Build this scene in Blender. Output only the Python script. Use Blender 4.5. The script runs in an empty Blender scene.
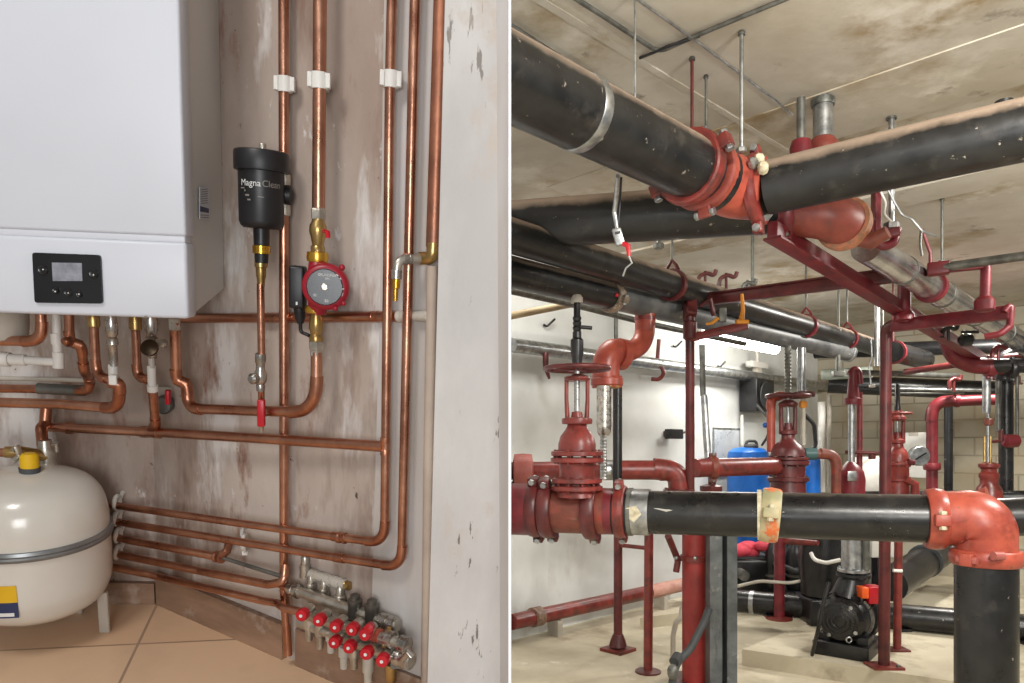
import bpy, math, random
from mathutils import Vector as V, Matrix
random.seed(7)
PI = math.pi
SC = bpy.context.scene
COL = SC.collection
F = 740.0; HY = 445.0; CAMZ = 1.6

# ------------------------------------------------------------------ rooms
def ray(px, py): return V(((px-512)/F, 1.0, (HY-py)/F))
RIGHT = Matrix.Identity(4)
def R(px, py, d):
    w = ray(px, py)*d
    return V((w.x, w.y, w.z+CAMZ))
def RZ(px, py, z): return R(px, py, (CAMZ-z)*F/(py-HY))
UD = V((.7165, .6976, 0)).normalized()      # along the white wall, away from the camera
VD = V((-.6976, .7165, 0)).normalized()     # along the block wall

up = -(ray(283, 3400)).normalized()
xn = (430-512)/F
n_ = V((xn, 1.0, -(up.x*xn+up.y)/up.z)).normalized()
xx = n_.cross(up).normalized()
ROT = Matrix((xx, n_, up)).transposed()      # columns: right, into the wall, up
LEFT = Matrix.Translation((0, 0, CAMZ)) @ ROT.to_4x4()
ROTI = ROT.transposed()
HL = .7185
def L(px, py, y):
    l = ROTI @ ray(px, py)
    return l*(y/l.y)
def LF(px, py, z=0.0):
    l = ROTI @ ray(px, py)
    return l*((z-HL)/l.z)

WA = LF(160, 602); WC = LF(291, 659); DW = WA.y      # the wall folds at WA: square on at left, slanting nearer at right
WD = (WC-WA); WD.z = 0; WD.normalize(); WN = V((-WD.y, WD.x, 0))
def LW(px, py, off=.03):
    l = ROTI @ ray(px, py)
    return l*min((DW-off)/l.y, (WA.dot(WN)-off)/l.dot(WN))
# ------------------------------------------------------------------ materials
MATS = {}
def mat(name, c1, c2=None, rough=.5, metal=0.0, scale=6.0, bump=0.0, bscale=40.0, wear=None, stretch=(1, 1, 1), spec=.5, detail=4, dust=None, rvar=.12, alpha=None, coat=0):
    m = bpy.data.materials.new(name); m.use_nodes = True
    nt = m.node_tree; N = nt.nodes; LK = nt.links
    b = N['Principled BSDF']
    b.inputs['Metallic'].default_value = metal
    b.inputs['Specular IOR Level'].default_value = spec
    if coat: b.inputs['Coat Weight'].default_value = coat; b.inputs['Coat Roughness'].default_value = .12
    tc = N.new('ShaderNodeTexCoord'); mp = N.new('ShaderNodeMapping'); mp.inputs['Scale'].default_value = stretch
    LK.new(tc.outputs['Object'], mp.inputs['Vector'])
    c2 = c2 or tuple(x*.75 for x in c1)
    nz = N.new('ShaderNodeTexNoise'); nz.inputs['Scale'].default_value = scale; nz.inputs['Detail'].default_value = detail; nz.inputs['Roughness'].default_value = .6
    LK.new(mp.outputs['Vector'], nz.inputs['Vector'])
    cr = N.new('ShaderNodeValToRGB'); cr.color_ramp.elements[0].position = .35; cr.color_ramp.elements[1].position = .65
    cr.color_ramp.elements[0].color = (*c2, 1); cr.color_ramp.elements[1].color = (*c1, 1)
    LK.new(nz.outputs['Fac'], cr.inputs['Fac'])
    col = cr.outputs['Color']
    rr = N.new('ShaderNodeMapRange'); rr.inputs['To Min'].default_value = max(.02, rough-rvar); rr.inputs['To Max'].default_value = min(1, rough+rvar)
    LK.new(nz.outputs['Fac'], rr.inputs['Value'])
    LK.new(rr.outputs['Result'], b.inputs['Roughness'])
    for w in (wear or []):
        wc, ws, lo, hi = w[:4]; wst = w[4] if len(w) > 4 else (1, 1, 1)
        mp2 = N.new('ShaderNodeMapping'); mp2.inputs['Scale'].default_value = wst; mp2.inputs['Location'].default_value = (3.1, 1.7, ws*.13)
        LK.new(tc.outputs['Object'], mp2.inputs['Vector'])
        n2 = N.new('ShaderNodeTexNoise'); n2.inputs['Scale'].default_value = ws; n2.inputs['Detail'].default_value = 6; n2.inputs['Roughness'].default_value = .65
        LK.new(mp2.outputs['Vector'], n2.inputs['Vector'])
        r2 = N.new('ShaderNodeMapRange'); r2.inputs['From Min'].default_value = lo; r2.inputs['From Max'].default_value = hi
        LK.new(n2.outputs['Fac'], r2.inputs['Value'])
        mx = N.new('ShaderNodeMix'); mx.data_type = 'RGBA'
        LK.new(r2.outputs['Result'], mx.inputs['Factor']); LK.new(col, mx.inputs['A']); mx.inputs['B'].default_value = (*wc, 1)
        col = mx.outputs['Result']
    if dust:   # settled dust lies on upward faces (a deposit, fixed to the object)
        dc, lo, hi, amt = dust
        ge = N.new('ShaderNodeNewGeometry'); sx = N.new('ShaderNodeSeparateXYZ'); LK.new(ge.outputs['Normal'], sx.inputs['Vector'])
        r3 = N.new('ShaderNodeMapRange'); r3.inputs['From Min'].default_value = lo; r3.inputs['From Max'].default_value = hi; r3.inputs['To Max'].default_value = amt
        ad = N.new('ShaderNodeMath'); ad.operation = 'MULTIPLY_ADD'; ad.inputs[1].default_value = .5; LK.new(nz.outputs['Fac'], ad.inputs[0]); LK.new(sx.outputs['Z'], ad.inputs[2])
        LK.new(ad.outputs['Value'], r3.inputs['Value'])
        mx = N.new('ShaderNodeMix'); mx.data_type = 'RGBA'
        LK.new(r3.outputs['Result'], mx.inputs['Factor']); LK.new(col, mx.inputs['A']); mx.inputs['B'].default_value = (*dc, 1)
        col = mx.outputs['Result']
        mr = N.new('ShaderNodeMath'); mr.operation = 'MAXIMUM'; LK.new(rr.outputs['Result'], mr.inputs[0]); LK.new(r3.outputs['Result'], mr.inputs[1])
        LK.new(mr.outputs['Value'], b.inputs['Roughness'])
    LK.new(col, b.inputs['Base Color'])
    if bump:
        bn = N.new('ShaderNodeTexNoise'); bn.inputs['Scale'].default_value = bscale; bn.inputs['Detail'].default_value = 5
        LK.new(mp.outputs['Vector'], bn.inputs['Vector'])
        bp = N.new('ShaderNodeBump'); bp.inputs['Strength'].default_value = bump; bp.inputs['Distance'].default_value = .01
        LK.new(bn.outputs['Fac'], bp.inputs['Height']); LK.new(bp.outputs['Normal'], b.inputs['Normal'])
    if alpha is not None:
        b.inputs['Transmission Weight'].default_value = alpha
    m['col'] = 1
    MATS[name] = m
    return m
def emis(name, c, s):
    m = bpy.data.materials.new(name); m.use_nodes = True
    b = m.node_tree.nodes['Principled BSDF']
    b.inputs['Base Color'].default_value = (*c, 1); b.inputs['Emission Color'].default_value = (*c, 1); b.inputs['Emission Strength'].default_value = s
    return m
def srgb(r, g, b):
    f = lambda c: (c/255/12.92) if c <= 10 else ((c/255+.055)/1.055)**2.4
    return (f(r), f(g), f(b))
S = srgb
COPPER = mat('copper', S(208, 156, 130), S(166, 114, 92), .3, 1.0, 14, .05, 60, [(S(120, 78, 62), 9, .60, .78)])
COPPERD = mat('weathered_copper', S(176, 118, 92), S(140, 92, 72), .42, .75, 14, .08, 60, [(S(120, 92, 78), 8, .5, .7)])
COPPERJ = mat('copper_fitting', S(200, 144, 116), S(158, 104, 82), .34, 1.0, 20)
BRASS = mat('brass', S(200, 170, 112), S(160, 130, 80), .32, .95, 24)
GOLD = mat('bright_brass', S(226, 182, 82), S(200, 150, 50), .28, .95, 24)
CHROME = mat('dull_chrome', S(205, 200, 192), S(150, 146, 140), .28, .95, 30)
NICKEL = mat('nickel_brass', S(206, 200, 188), S(164, 158, 146), .34, .85, 40)
GALV = mat('galvanised_steel', S(190, 192, 192), S(140, 143, 145), .35, .9, 18)
GALVD = mat('dull_galvanised_steel', S(126, 126, 120), S(92, 92, 88), .5, .7, 18)
JACKET = mat('aluminium_jacket', S(226, 226, 228), S(172, 172, 176), .22, .95, 6, .2, 14)
WHITEP = mat('white_plastic', S(224, 222, 216), S(206, 203, 196), .42)
CREAMP = mat('cream_plastic', S(190, 184, 172), S(168, 160, 148), .5)
ENAMEL = mat('white_enamel', S(204, 207, 214), S(200, 203, 210), .36, spec=.4, scale=3)
ENAMELS = mat('white_casing', S(206, 204, 199), S(198, 195, 190), .4, spec=.4, scale=3)
TANKW = mat('white_tank_paint', S(212, 208, 199), S(202, 197, 187), .24, spec=.5, scale=4, coat=.25)
BLACKP = mat('black_plastic', S(30, 30, 32), S(22, 22, 24), .42, scale=20)
BLACKG = mat('black_gloss_panel', S(26, 26, 28), S(22, 22, 24), .25)
SCREEN = mat('screen_glass', S(150, 152, 160), S(120, 122, 132), .22, scale=60)
INKW = mat('white_print', S(225, 225, 222), S(205, 205, 200), .5)
INKG = mat('grey_print', S(140, 132, 124), S(120, 112, 106), .5)
INKB = mat('dark_blue_print', S(40, 50, 92), S(30, 38, 70), .5)
YELLOW = mat('yellow_print', S(222, 178, 20), S(205, 160, 12), .5)
PUMPRED = mat('pump_red', S(166, 22, 44), S(130, 14, 32), .38)
KNOBRED = mat('red_knob_plastic', S(196, 24, 40), S(166, 14, 28), .34)
RUBBER = mat('dark_rubber', S(70, 72, 74), S(50, 52, 54), .6)
BANDG = mat('grey_band', S(150, 152, 152), S(112, 114, 114), .35, .6)
BLACK = mat('black_pipe_paint', S(34, 34, 34), S(20, 20, 21), .34, 0, 9, .06, 30, [(S(150, 142, 130), 15, .684, .692), (S(120, 112, 100), 34, .67, .70), (S(66, 62, 58), 7, .58, .78)], dust=(S(158, 138, 120), .58, .92, .85))
BLACKC = mat('black_pipe_clean', S(32, 32, 33), S(19, 19, 20), .3, 0, 9, .06, 30, [(S(160, 154, 144), 18, .685, .695), (S(62, 58, 54), 6, .56, .76)], dust=(S(116, 106, 94), 1.1, 1.45, .7))
BLACKM = mat('black_machine_paint', S(34, 34, 36), S(20, 20, 22), .34, 0, 12)
RED = mat('red_oxide_paint', S(134, 52, 45), S(100, 37, 33), .36, 0, 10, .1, 30, [(S(72, 38, 33), 9, .54, .68), (S(60, 50, 44), 22, .62, .68), (S(196, 160, 140), 34, .73, .77)], dust=(S(140, 104, 90), 1.15, 1.5, .45))
REDD = mat('dark_red_paint', S(100, 38, 37), S(68, 25, 26), .38, 0, 10, .06, 30, [(S(66, 34, 32), 10, .58, .75)], dust=(S(120, 92, 84), 1.1, 1.5, .6))
CRIM = mat('crimson_paint', S(122, 36, 44), S(90, 24, 31), .4, 0, 10, .05, 30, [(S(80, 30, 34), 12, .6, .78)], dust=(S(140, 96, 90), 1.15, 1.5, .3))
ORANGE = mat('orange_red_paint', S(178, 84, 64), S(142, 60, 49), .36, 0, 7, .08, 30, [(S(120, 54, 44), 8, .54, .70), (S(92, 76, 58), 22, .64, .69)], dust=(S(176, 104, 80), 1.1, 1.5, .5))
DULLOR = mat('dull_orange_paint', S(146, 70, 58), S(116, 52, 44), .45, 0, 8, .08, 30, [(S(96, 60, 50), 12, .56, .72), (S(120, 110, 88), 24, .68, .72)])
PINKRED = mat('faded_red_paint', S(172, 98, 90), S(146, 74, 66), .5, 0, 10, .06)
RUSTY = mat('rusty_red_body', S(128, 66, 50), S(100, 46, 36), .5, 0, 12, .15, 30, [(S(150, 50, 40), 8, .55, .7), (S(84, 74, 58), 16, .6, .7)])
GREY = mat('grey_steel_post', S(112, 116, 116), S(82, 86, 88), .45, .3, 8, .05, 30, [(S(160, 160, 155), 9, .62, .72), (S(54, 56, 58), 6, .6, .7, (1, 1, .2))])
BLUE = mat('blue_tank_paint', S(20, 108, 200), S(12, 84, 168), .35, 0, 5)
PINK = mat('pink_cloth', S(214, 74, 92), S(180, 48, 66), .75, 0, 8, .4, 12)
YCLIP = mat('yellow_clip_paint', S(226, 150, 40), S(200, 120, 30), .45)
TAPE = mat('cream_tape', S(216, 206, 180), S(170, 160, 130), .6, 0, 30)
TUBE = emis('lit_tube', (1.0, .97, .9), 14)
# setting
PLASTER = mat('stained_plaster', S(190, 178, 168), S(158, 140, 128), .85, 0, 2.2, .35, 16,
              [(S(124, 100, 86), 3.2, .50, .64, (1.8, 1.8, .45)), (S(212, 208, 204), 4.6, .54, .63, (1.4, 1.4, .4)), (S(136, 100, 84), 7.0, .59, .70, (2, 2, .7)), (S(206, 200, 194), 26, .64, .70, (1, 1, .6)), (S(80, 68, 62), 40, .68, .72)], stretch=(1.3, 1, .6), detail=8)
PLASTERW = mat('white_plaster', S(222, 219, 214), S(190, 187, 184), .85, 0, 3, .4, 22,
               [(S(190, 172, 156), 3.4, .58, .66), (S(140, 134, 128), 16, .645, .665, (1.6, 1.6, .35)), (S(196, 184, 172), 7, .62, .70, (1, 1, .6)), (S(120, 112, 104), 34, .66, .685, (1.5, 1.5, .3))], stretch=(1, 1, .5), detail=8)
PLASTERE = mat('cream_plaster_strip', S(196, 192, 190), S(178, 170, 162), .85, 0, 5, .25, 22, [(S(160, 144, 130), 3.0, .58, .75, (2, 1, .4))], stretch=(2, 1, .4))
PARTW = mat('white_wall_end', S(250, 250, 250), S(247, 247, 247), .8)
WOOD = mat('brown_board', S(156, 124, 100), S(120, 94, 76), .6, 0, 6, .1, 20, [(S(176, 158, 142), 9, .56, .68), (S(92, 70, 56), 14, .62, .70)], stretch=(.4, 1, 3))
CONC = mat('ceiling_concrete', S(206, 200, 187), S(180, 171, 154), .9, 0, 1.3, .3, 9,
           [(S(150, 128, 90), 1.1, .50, .66), (S(216, 210, 198), 2.0, .56, .70), (S(110, 98, 80), 3.4, .62, .74), (S(70, 64, 58), 22, .72, .76)], detail=9)
WALLW = mat('white_painted_wall', S(224, 226, 224), S(208, 210, 207), .55, 0, 1.6, .12, 9, [(S(178, 174, 164), 1.3, .60, .78, (1, 1, .5)), (S(150, 140, 122), 16, .72, .76)], spec=.6)
FLOORR = mat('dusty_concrete_floor', S(206, 197, 174), S(180, 169, 146), .8, 0, 1.5, .15, 12, [(S(156, 142, 118), 1.4, .58, .76), (S(226, 218, 200), 3.5, .6, .75), (S(140, 122, 100), 14, .70, .76)], detail=8)
PLINTH = mat('plinth_concrete', S(204, 195, 172), S(182, 171, 148), .8, 0, 1.7, .15, 12, [(S(146, 132, 110), 2.0, .54, .70), (S(140, 122, 100), 16, .70, .76)], detail=8)

def brickmat(name, ca, cb, cm, sx, sy, off, mortar, axes, rough=.8, noise=None, offset=.5, bump=.3):
    """tiles or blocks laid in object space; axes = (u vector, v vector)"""
    m = bpy.data.materials.new(name); m.use_nodes = True
    nt = m.node_tree; N = nt.nodes; LK = nt.links; b = N['Principled BSDF']
    tc = N.new('ShaderNodeTexCoord')
    du = N.new('ShaderNodeVectorMath'); du.operation = 'DOT_PRODUCT'; du.inputs[1].default_value = axes[0]
    dv = N.new('ShaderNodeVectorMath'); dv.operation = 'DOT_PRODUCT'; dv.inputs[1].default_value = axes[1]
    LK.new(tc.outputs['Object'], du.inputs[0]); LK.new(tc.outputs['Object'], dv.inputs[0])
    cx = N.new('ShaderNodeCombineXYZ'); LK.new(du.outputs['Value'], cx.inputs['X']); LK.new(dv.outputs['Value'], cx.inputs['Y'])
    ad = N.new('ShaderNodeVectorMath'); ad.operation = 'ADD'; ad.inputs[1].default_value = (off[0], off[1], 0); LK.new(cx.outputs['Vector'], ad.inputs[0])
    br = N.new('ShaderNodeTexBrick'); br.offset = offset
    br.inputs['Scale'].default_value = 1; br.inputs['Brick Width'].default_value = sx; br.inputs['Row Height'].default_value = sy
    br.inputs['Mortar Size'].default_value = mortar; br.inputs['Mortar Smooth'].default_value = .2
    br.inputs['Color1'].default_value = (*ca, 1); br.inputs['Color2'].default_value = (*cb, 1); br.inputs['Mortar'].default_value = (*cm, 1)
    LK.new(ad.outputs['Vector'], br.inputs['Vector'])
    nz = N.new('ShaderNodeTexNoise'); nz.inputs['Scale'].default_value = noise[1] if noise else 4; nz.inputs['Detail'].default_value = 7; LK.new(tc.outputs['Object'], nz.inputs['Vector'])
    r = N.new('ShaderNodeMapRange'); r.inputs['From Min'].default_value = .45; r.inputs['From Max'].default_value = .75; LK.new(nz.outputs['Fac'], r.inputs['Value'])
    mx = N.new('ShaderNodeMix'); mx.data_type = 'RGBA'; mx.inputs['B'].default_value = (*(noise[0] if noise else ca), 1)
    LK.new(r.outputs['Result'], mx.inputs['Factor']); LK.new(br.outputs['Color'], mx.inputs['A']); LK.new(mx.outputs['Result'], b.inputs['Base Color'])
    b.inputs['Roughness'].default_value = rough
    bp = N.new('ShaderNodeBump'); bp.inputs['Strength'].default_value = bump; bp.inputs['Distance'].default_value = .006; bp.invert = True
    LK.new(br.outputs['Fac'], bp.inputs['Height']); LK.new(bp.outputs['Normal'], b.inputs['Normal'])
    return m

# ------------------------------------------------------------------ mesh building
class MB:
    def __init__(s): s.v = []; s.f = []
    def add(s, vs, fs):
        o = len(s.v); s.v += [V(p) for p in vs]; s.f += [tuple(i+o for i in f) for f in fs]; return s
    def tube(s, path, r, seg=18, caps=True, closed=False):
        path = [V(p) for p in path]; n = len(path)
        rs = r if isinstance(r, (list, tuple)) else [r]*n
        T = []
        for i in range(n):
            a = path[i-1] if (i > 0 or closed) else path[i]; b = path[(i+1) % n] if (i < n-1 or closed) else path[i]
            T.append((b-a).normalized())
        u = T[0].orthogonal().normalized(); vs = []; fs = []
        for i in range(n):
            u = (u - T[i]*u.dot(T[i])).normalized(); w = T[i].cross(u)
            for k in range(seg):
                a = 2*PI*k/seg; vs.append(path[i]+(u*math.cos(a)+w*math.sin(a))*rs[i])
        m = n if closed else n-1
        for i in range(m):
            j = (i+1) % n
            for k in range(seg):
                k2 = (k+1) % seg; fs.append((i*seg+k, i*seg+k2, j*seg+k2, j*seg+k))
        if closed:   # align seam by nearest start vertex
            best = min(range(seg), key=lambda q: (vs[(n-1)*seg]-vs[q]).length)
            fs = fs[:-seg]
            for k in range(seg):
                fs.append(((n-1)*seg+k, (n-1)*seg+(k+1) % seg, (k+1+best) % seg, (k+best) % seg))
        if caps and not closed:
            fs.append(tuple(reversed(range(seg)))); fs.append(tuple((n-1)*seg+k for k in range(seg)))
        return s.add(vs, fs)
    def lathe(s, prof, o, ax, seg=28, u=None):
        o = V(o); ax = V(ax).normalized(); u = (V(u) if u else ax.orthogonal()); u = (u-ax*u.dot(ax)).normalized(); w = ax.cross(u)
        vs = []; fs = []; n = len(prof)
        for (r, h) in prof:
            for k in range(seg):
                a = 2*PI*k/seg; vs.append(o+ax*h+(u*math.cos(a)+w*math.sin(a))*max(r, 1e-5))
        for i in range(n-1):
            for k in range(seg):
                k2 = (k+1) % seg; fs.append((i*seg+k, i*seg+k2, (i+1)*seg+k2, (i+1)*seg+k))
        if prof[0][0] > 1e-4: fs.append(tuple(reversed(range(seg))))
        if prof[-1][0] > 1e-4: fs.append(tuple((n-1)*seg+k for k in range(seg)))
        return s.add(vs, fs)
    def box(s, c, ex, ey, ez, bev=0.0):
        """half-extent vectors; bevelled box via chamfered outline in x/z, kept simple"""
        c = V(c); ex = V(ex); ey = V(ey); ez = V(ez)
        if not bev:
            vs = [c+ex*i+ey*j+ez*k for i in (-1, 1) for j in (-1, 1) for k in (-1, 1)]
            return s.add(vs, [(0, 1, 3, 2), (4, 6, 7, 5), (0, 4, 5, 1), (2, 3, 7, 6), (0, 2, 6, 4), (1, 5, 7, 3)])
        import bmesh
        bm = bmesh.new(); vv = [bm.verts.new(c+ex*i+ey*j+ez*k) for i in (-1, 1) for j in (-1, 1) for k in (-1, 1)]
        for f in [(0, 1, 3, 2), (4, 6, 7, 5), (0, 4, 5, 1), (2, 3, 7, 6), (0, 2, 6, 4), (1, 5, 7, 3)]: bm.faces.new([vv[i] for i in f])
        bmesh.ops.bevel(bm, geom=bm.edges[:], offset=bev, segments=3, affect='EDGES', profile=.5)
        bm.verts.index_update()
        s.add([v.co.copy() for v in bm.verts], [tuple(v.index for v in f.verts) for f in bm.faces]); bm.free(); return s
    def prism(s, poly, d):
        """polygon (3-D points) extruded by vector d"""
        n = len(poly); d = V(d); vs = [V(p) for p in poly]+[V(p)+d for p in poly]
        fs = [tuple(reversed(range(n))), tuple(range(n, 2*n))]+[(i, (i+1) % n, (i+1) % n+n, i+n) for i in range(n)]
        return s.add(vs, fs)
    def ball(s, c, r, seg=14, sq=(1, 1, 1)):
        c = V(c); vs = []; fs = []; m = seg//2
        for i in range(m+1):
            t = PI*i/m
            for k in range(seg):
                a = 2*PI*k/seg; vs.append(c+V((math.sin(t)*math.cos(a)*sq[0], math.sin(t)*math.sin(a)*sq[1], math.cos(t)*sq[2]))*r)
        for i in range(m):
            for k in range(seg):
                k2 = (k+1) % seg; fs.append((i*seg+k, (i+1)*seg+k, (i+1)*seg+k2, i*seg+k2))
        return s.add(vs, fs)
    def torus(s, c, ax, Rr, r, seg=36, sg=10):
        ax = V(ax).normalized(); u = ax.orthogonal().normalized(); w = ax.cross(u); c = V(c)
        return s.tube([c+(u*math.cos(2*PI*i/seg)+w*math.sin(2*PI*i/seg))*Rr for i in range(seg)], r, sg, closed=True)
    def hexnut(s, c, ax, r, h):
        return s.lathe([(r*.9, -h/2), (r, -h/2+.12*h), (r, h/2-.12*h), (r*.9, h/2)], c, ax, 6)
    def mesh(s, name, base, smooth=True):
        me = bpy.data.meshes.new(name)
        me.from_pydata([tuple(p-base) for p in s.v], [], s.f)
        import bmesh
        bm = bmesh.new(); bm.from_mesh(me); bmesh.ops.recalc_face_normals(bm, faces=bm.faces[:]); bm.to_mesh(me); bm.free()
        if smooth:
            for p in me.polygons: p.use_smooth = True
            me.set_sharp_from_angle(angle=math.radians(38))
        me.update()
        return me

def fillet(pts, r, n=8):
    pts = [V(p) for p in pts]
    out = [pts[0]]; arcs = []
    rr = r if isinstance(r, (list, tuple)) else [r]*len(pts)
    for i in range(1, len(pts)-1):
        a, p, b = pts[i-1], pts[i], pts[i+1]
        d1 = (a-p); d2 = (b-p); l1 = d1.length; l2 = d2.length; d1.normalize(); d2.normalize()
        th = d1.angle(d2)
        if th > PI-.02 or rr[i] <= 0: out.append(p); arcs.append([p]); continue
        t = min(rr[i]/math.tan(th/2), .48*l1, .48*l2); R_ = t*math.tan(th/2)
        c = p+(d1+d2).normalized()*(R_/math.sin(th/2)); s1 = p+d1*t; s2 = p+d2*t
        e1 = (s1-c); e2 = (s2-c); ang = e1.angle(e2)
        arc = []
        for k in range(n+1):
            f = k/n; q = (e1*math.sin((1-f)*ang)+e2*math.sin(f*ang))/math.sin(ang); arc.append(c+q)
        arcs.append(arc); out += arc
    out.append(pts[-1])
    return out, arcs

# ------------------------------------------------------------------ things
class Node:
    def __init__(s, name, mb=None, m=None, label=None, kind=None): s.name = name; s.mb = mb; s.m = m; s.kids = []; s.label = label; s.kind = kind
    def part(s, name, mb, m, label=None, kind=None):
        k = Node(name, mb, m, label, kind); s.kids.append(k); return k
    def allv(s):
        r = list(s.mb.v) if s.mb else []
        for k in s.kids: r += k.allv()
        return r
ALL = []
class Thing(Node):
    def __init__(s, name, label, cat, room=None, group=None, mb=None, m=None, kind=None, flat=False):
        Node.__init__(s, name, mb, m, label, kind); s.cat = cat; s.room = room or RIGHT; s.group = group; s.flat = flat; ALL.append(s)
    def build(s):
        vs = s.allv()
        if not vs: return
        lo = [min(p[i] for p in vs) for i in range(3)]; hi = [max(p[i] for p in vs) for i in range(3)]
        base = V(((lo[0]+hi[0])/2, (lo[1]+hi[1])/2, lo[2]))
        def mk(nd, parent, top=False):
            data = nd.mb.mesh(nd.name, base, not (top and s.flat)) if nd.mb else None
            o = bpy.data.objects.new(nd.name, data); COL.objects.link(o)
            if data: data.materials.append(nd.m)
            if parent is None:
                o.matrix_world = s.room @ Matrix.Translation(base)
                if data is None: o.empty_display_size = .05
            else: o.parent = parent
            if nd.label: o['label'] = nd.label
            if nd.kind: o['kind'] = nd.kind
            if top and s.cat: o['category'] = s.cat
            if top and s.group: o['group'] = s.group
            for k in nd.kids: mk(k, o)
            return o
        s.o = mk(s, None, True)
def struct(name, mb, m, room=None, label=None):
    return Thing(name, label, None, room, None, mb, m, 'structure', flat=True)
def solo(name, mb, m, label, cat, room=None, group=None, kind=None):
    return Thing(name, label, cat, room, group, mb, m, kind)

def pipe(name, label, pts, r, m, room=None, bend=None, cat='pipe', group=None, elbows=None, seg=18, em=None, tname='tube', er=1.14):
    """a run of pipe: tube part, elbow fittings over its bends"""
    t = Thing(name, label, cat, room, group)
    bend = r*3 if bend is None else bend
    path, arcs = fillet(pts, bend)
    t.part(tname, MB().tube(path, r, seg), m)
    if elbows:
        for a in arcs:
            if len(a) > 2:
                d0 = (a[0]-a[1]).normalized(); d1 = (a[-1]-a[-2]).normalized()
                t.part('elbow', MB().tube([a[0]+d0*r*1.3]+a+[a[-1]+d1*r*1.3], r*er, seg), em or m)
    return t
def sleeve(t, a, b, r, m, name='coupling', label=None, ridge=True):
    a = V(a); b = V(b); h = (b-a).length; e = r*.06
    pr = [(r*.9, 0), (r, e), (r, h*.3), (r*.95, h*.34), (r*.95, h*.66), (r, h*.7), (r, h-e), (r*.9, h)] if ridge else [(r*.94, 0), (r, e), (r, h-e), (r*.94, h)]
    return t.part(name, MB().lathe(pr, a, b-a, 24), m, label)
def flange(t, c, ax, r, th, m, nb=8, bm=None, br=None, name='flange', u=None, label=None):
    ax = V(ax).normalized(); c = V(c)
    p = t.part(name, MB().lathe([(r*.93, -th/2), (r, -th/2+th*.12), (r, th/2-th*.12), (r*.93, th/2)], c, ax, 36), m, label)
    u = V(u) if u else ax.orthogonal(); u = (u-ax*u.dot(ax)).normalized(); w = ax.cross(u); br = br or r*.09
    for k in range(nb):
        a = 2*PI*(k+.5)/nb; q = c+(u*math.cos(a)+w*math.sin(a))*r*.84
        mb = MB(); mb.hexnut(q+ax*(th/2+br*.45), ax, br, br*.9); mb.hexnut(q-ax*(th/2+br*.45), ax, br, br*.9); mb.tube([q-ax*(th/2+br), q+ax*(th/2+br)], br*.5, 8)
        p.part('bolt', mb, bm or m)
    return p
def groove(t, c, ax, r, w, m, ear=None, bm=None, name='coupling', label=None):
    """grooved pipe coupling: two housing halves, ears and bolts"""
    c = V(c); ax = V(ax).normalized(); ear = V(ear) if ear else V((0, 0, 1)); ear = (ear-ax*ear.dot(ax)).normalized(); w2 = ax.cross(ear)
    mb = MB().lathe([(r*1.0, -w/2), (r*1.11, -w/2), (r*1.17, -w*.4), (r*1.2, -w*.12), (r*1.215, 0), (r*1.2, w*.12), (r*1.17, w*.4), (r*1.11, w/2), (r*1.0, w/2)], c, ax, 36)
    for sg in (-1, 1):
        mb.box(c+ear*sg*r*1.30, ear*r*.2, ax*w*.4, w2*r*.22, r*.05)
    p = t.part(name, mb, m, label)
    for sg in (-1, 1):
        q = c+ear*sg*r*1.36; b = MB(); b.tube([q-w2*r*.36, q+w2*r*.36], r*.07, 10); b.hexnut(q+w2*r*.28, w2, r*.14, r*.14); b.hexnut(q-w2*r*.28, w2, r*.14, r*.14)
        p.part('bolt', b, bm or GALV)
    return p
def text_mb(txt, h, o, xd, yd, th=.0006, font_sx=1.0, bend=None):
    cu = bpy.data.curves.new('lettering_curve', 'FONT'); cu.body = txt; cu.size = 1; cu.extrude = 0; cu.align_x = 'CENTER'; cu.align_y = 'CENTER'; cu.resolution_u = 3
    ob = bpy.data.objects.new('lettering_curve', cu); COL.objects.link(ob)
    dg = bpy.context.evaluated_depsgraph_get(); me = bpy.data.meshes.new_from_object(ob.evaluated_get(dg))
    vs = [(v.co.x*h*1.4*font_sx, v.co.y*h*1.4) for v in me.vertices]; fs = [tuple(p.vertices) for p in me.polygons]
    bpy.data.objects.remove(ob); bpy.data.curves.remove(cu); bpy.data.meshes.remove(me)
    o = V(o); xd = V(xd).normalized(); yd = V(yd).normalized(); nd = xd.cross(yd)
    mb = MB()
    if bend:   # wrap round a vertical cylinder: (centre, radius)
        c, rad = bend; a0 = math.atan2(o.y-c.y, o.x-c.x)
        pts = [V((c.x+rad*math.cos(a0+x/rad), c.y+rad*math.sin(a0+x/rad), o.z+y)) for x, y in vs]
    else: pts = [o+xd*x+yd*y+nd*th for x, y in vs]
    return mb.add(pts, fs)
def patch_cyl(c, rad, a0, a1, z0, z1, th=.0008, n=14):
    vs = []; fs = []
    for i in range(n+1):
        a = a0+(a1-a0)*i/n
        for rr in (rad, rad+th):
            for z in (z0, z1): vs.append((c.x+rr*math.cos(a), c.y+rr*math.sin(a), z))
    for i in range(n):
        q = i*4; p = q+4
        fs += [(q+2, p+2, p+3, q+3), (q, q+1, p+1, p), (q+1, q+3, p+3, p+1), (q, p, p+2, q+2)]
    fs += [(0, 2, 3, 1), (n*4, n*4+1, n*4+3, n*4+2)]
    return MB().add(vs, fs)
X = V((1, 0, 0)); Y = V((0, 1, 0)); Z = V((0, 0, 1))
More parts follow.
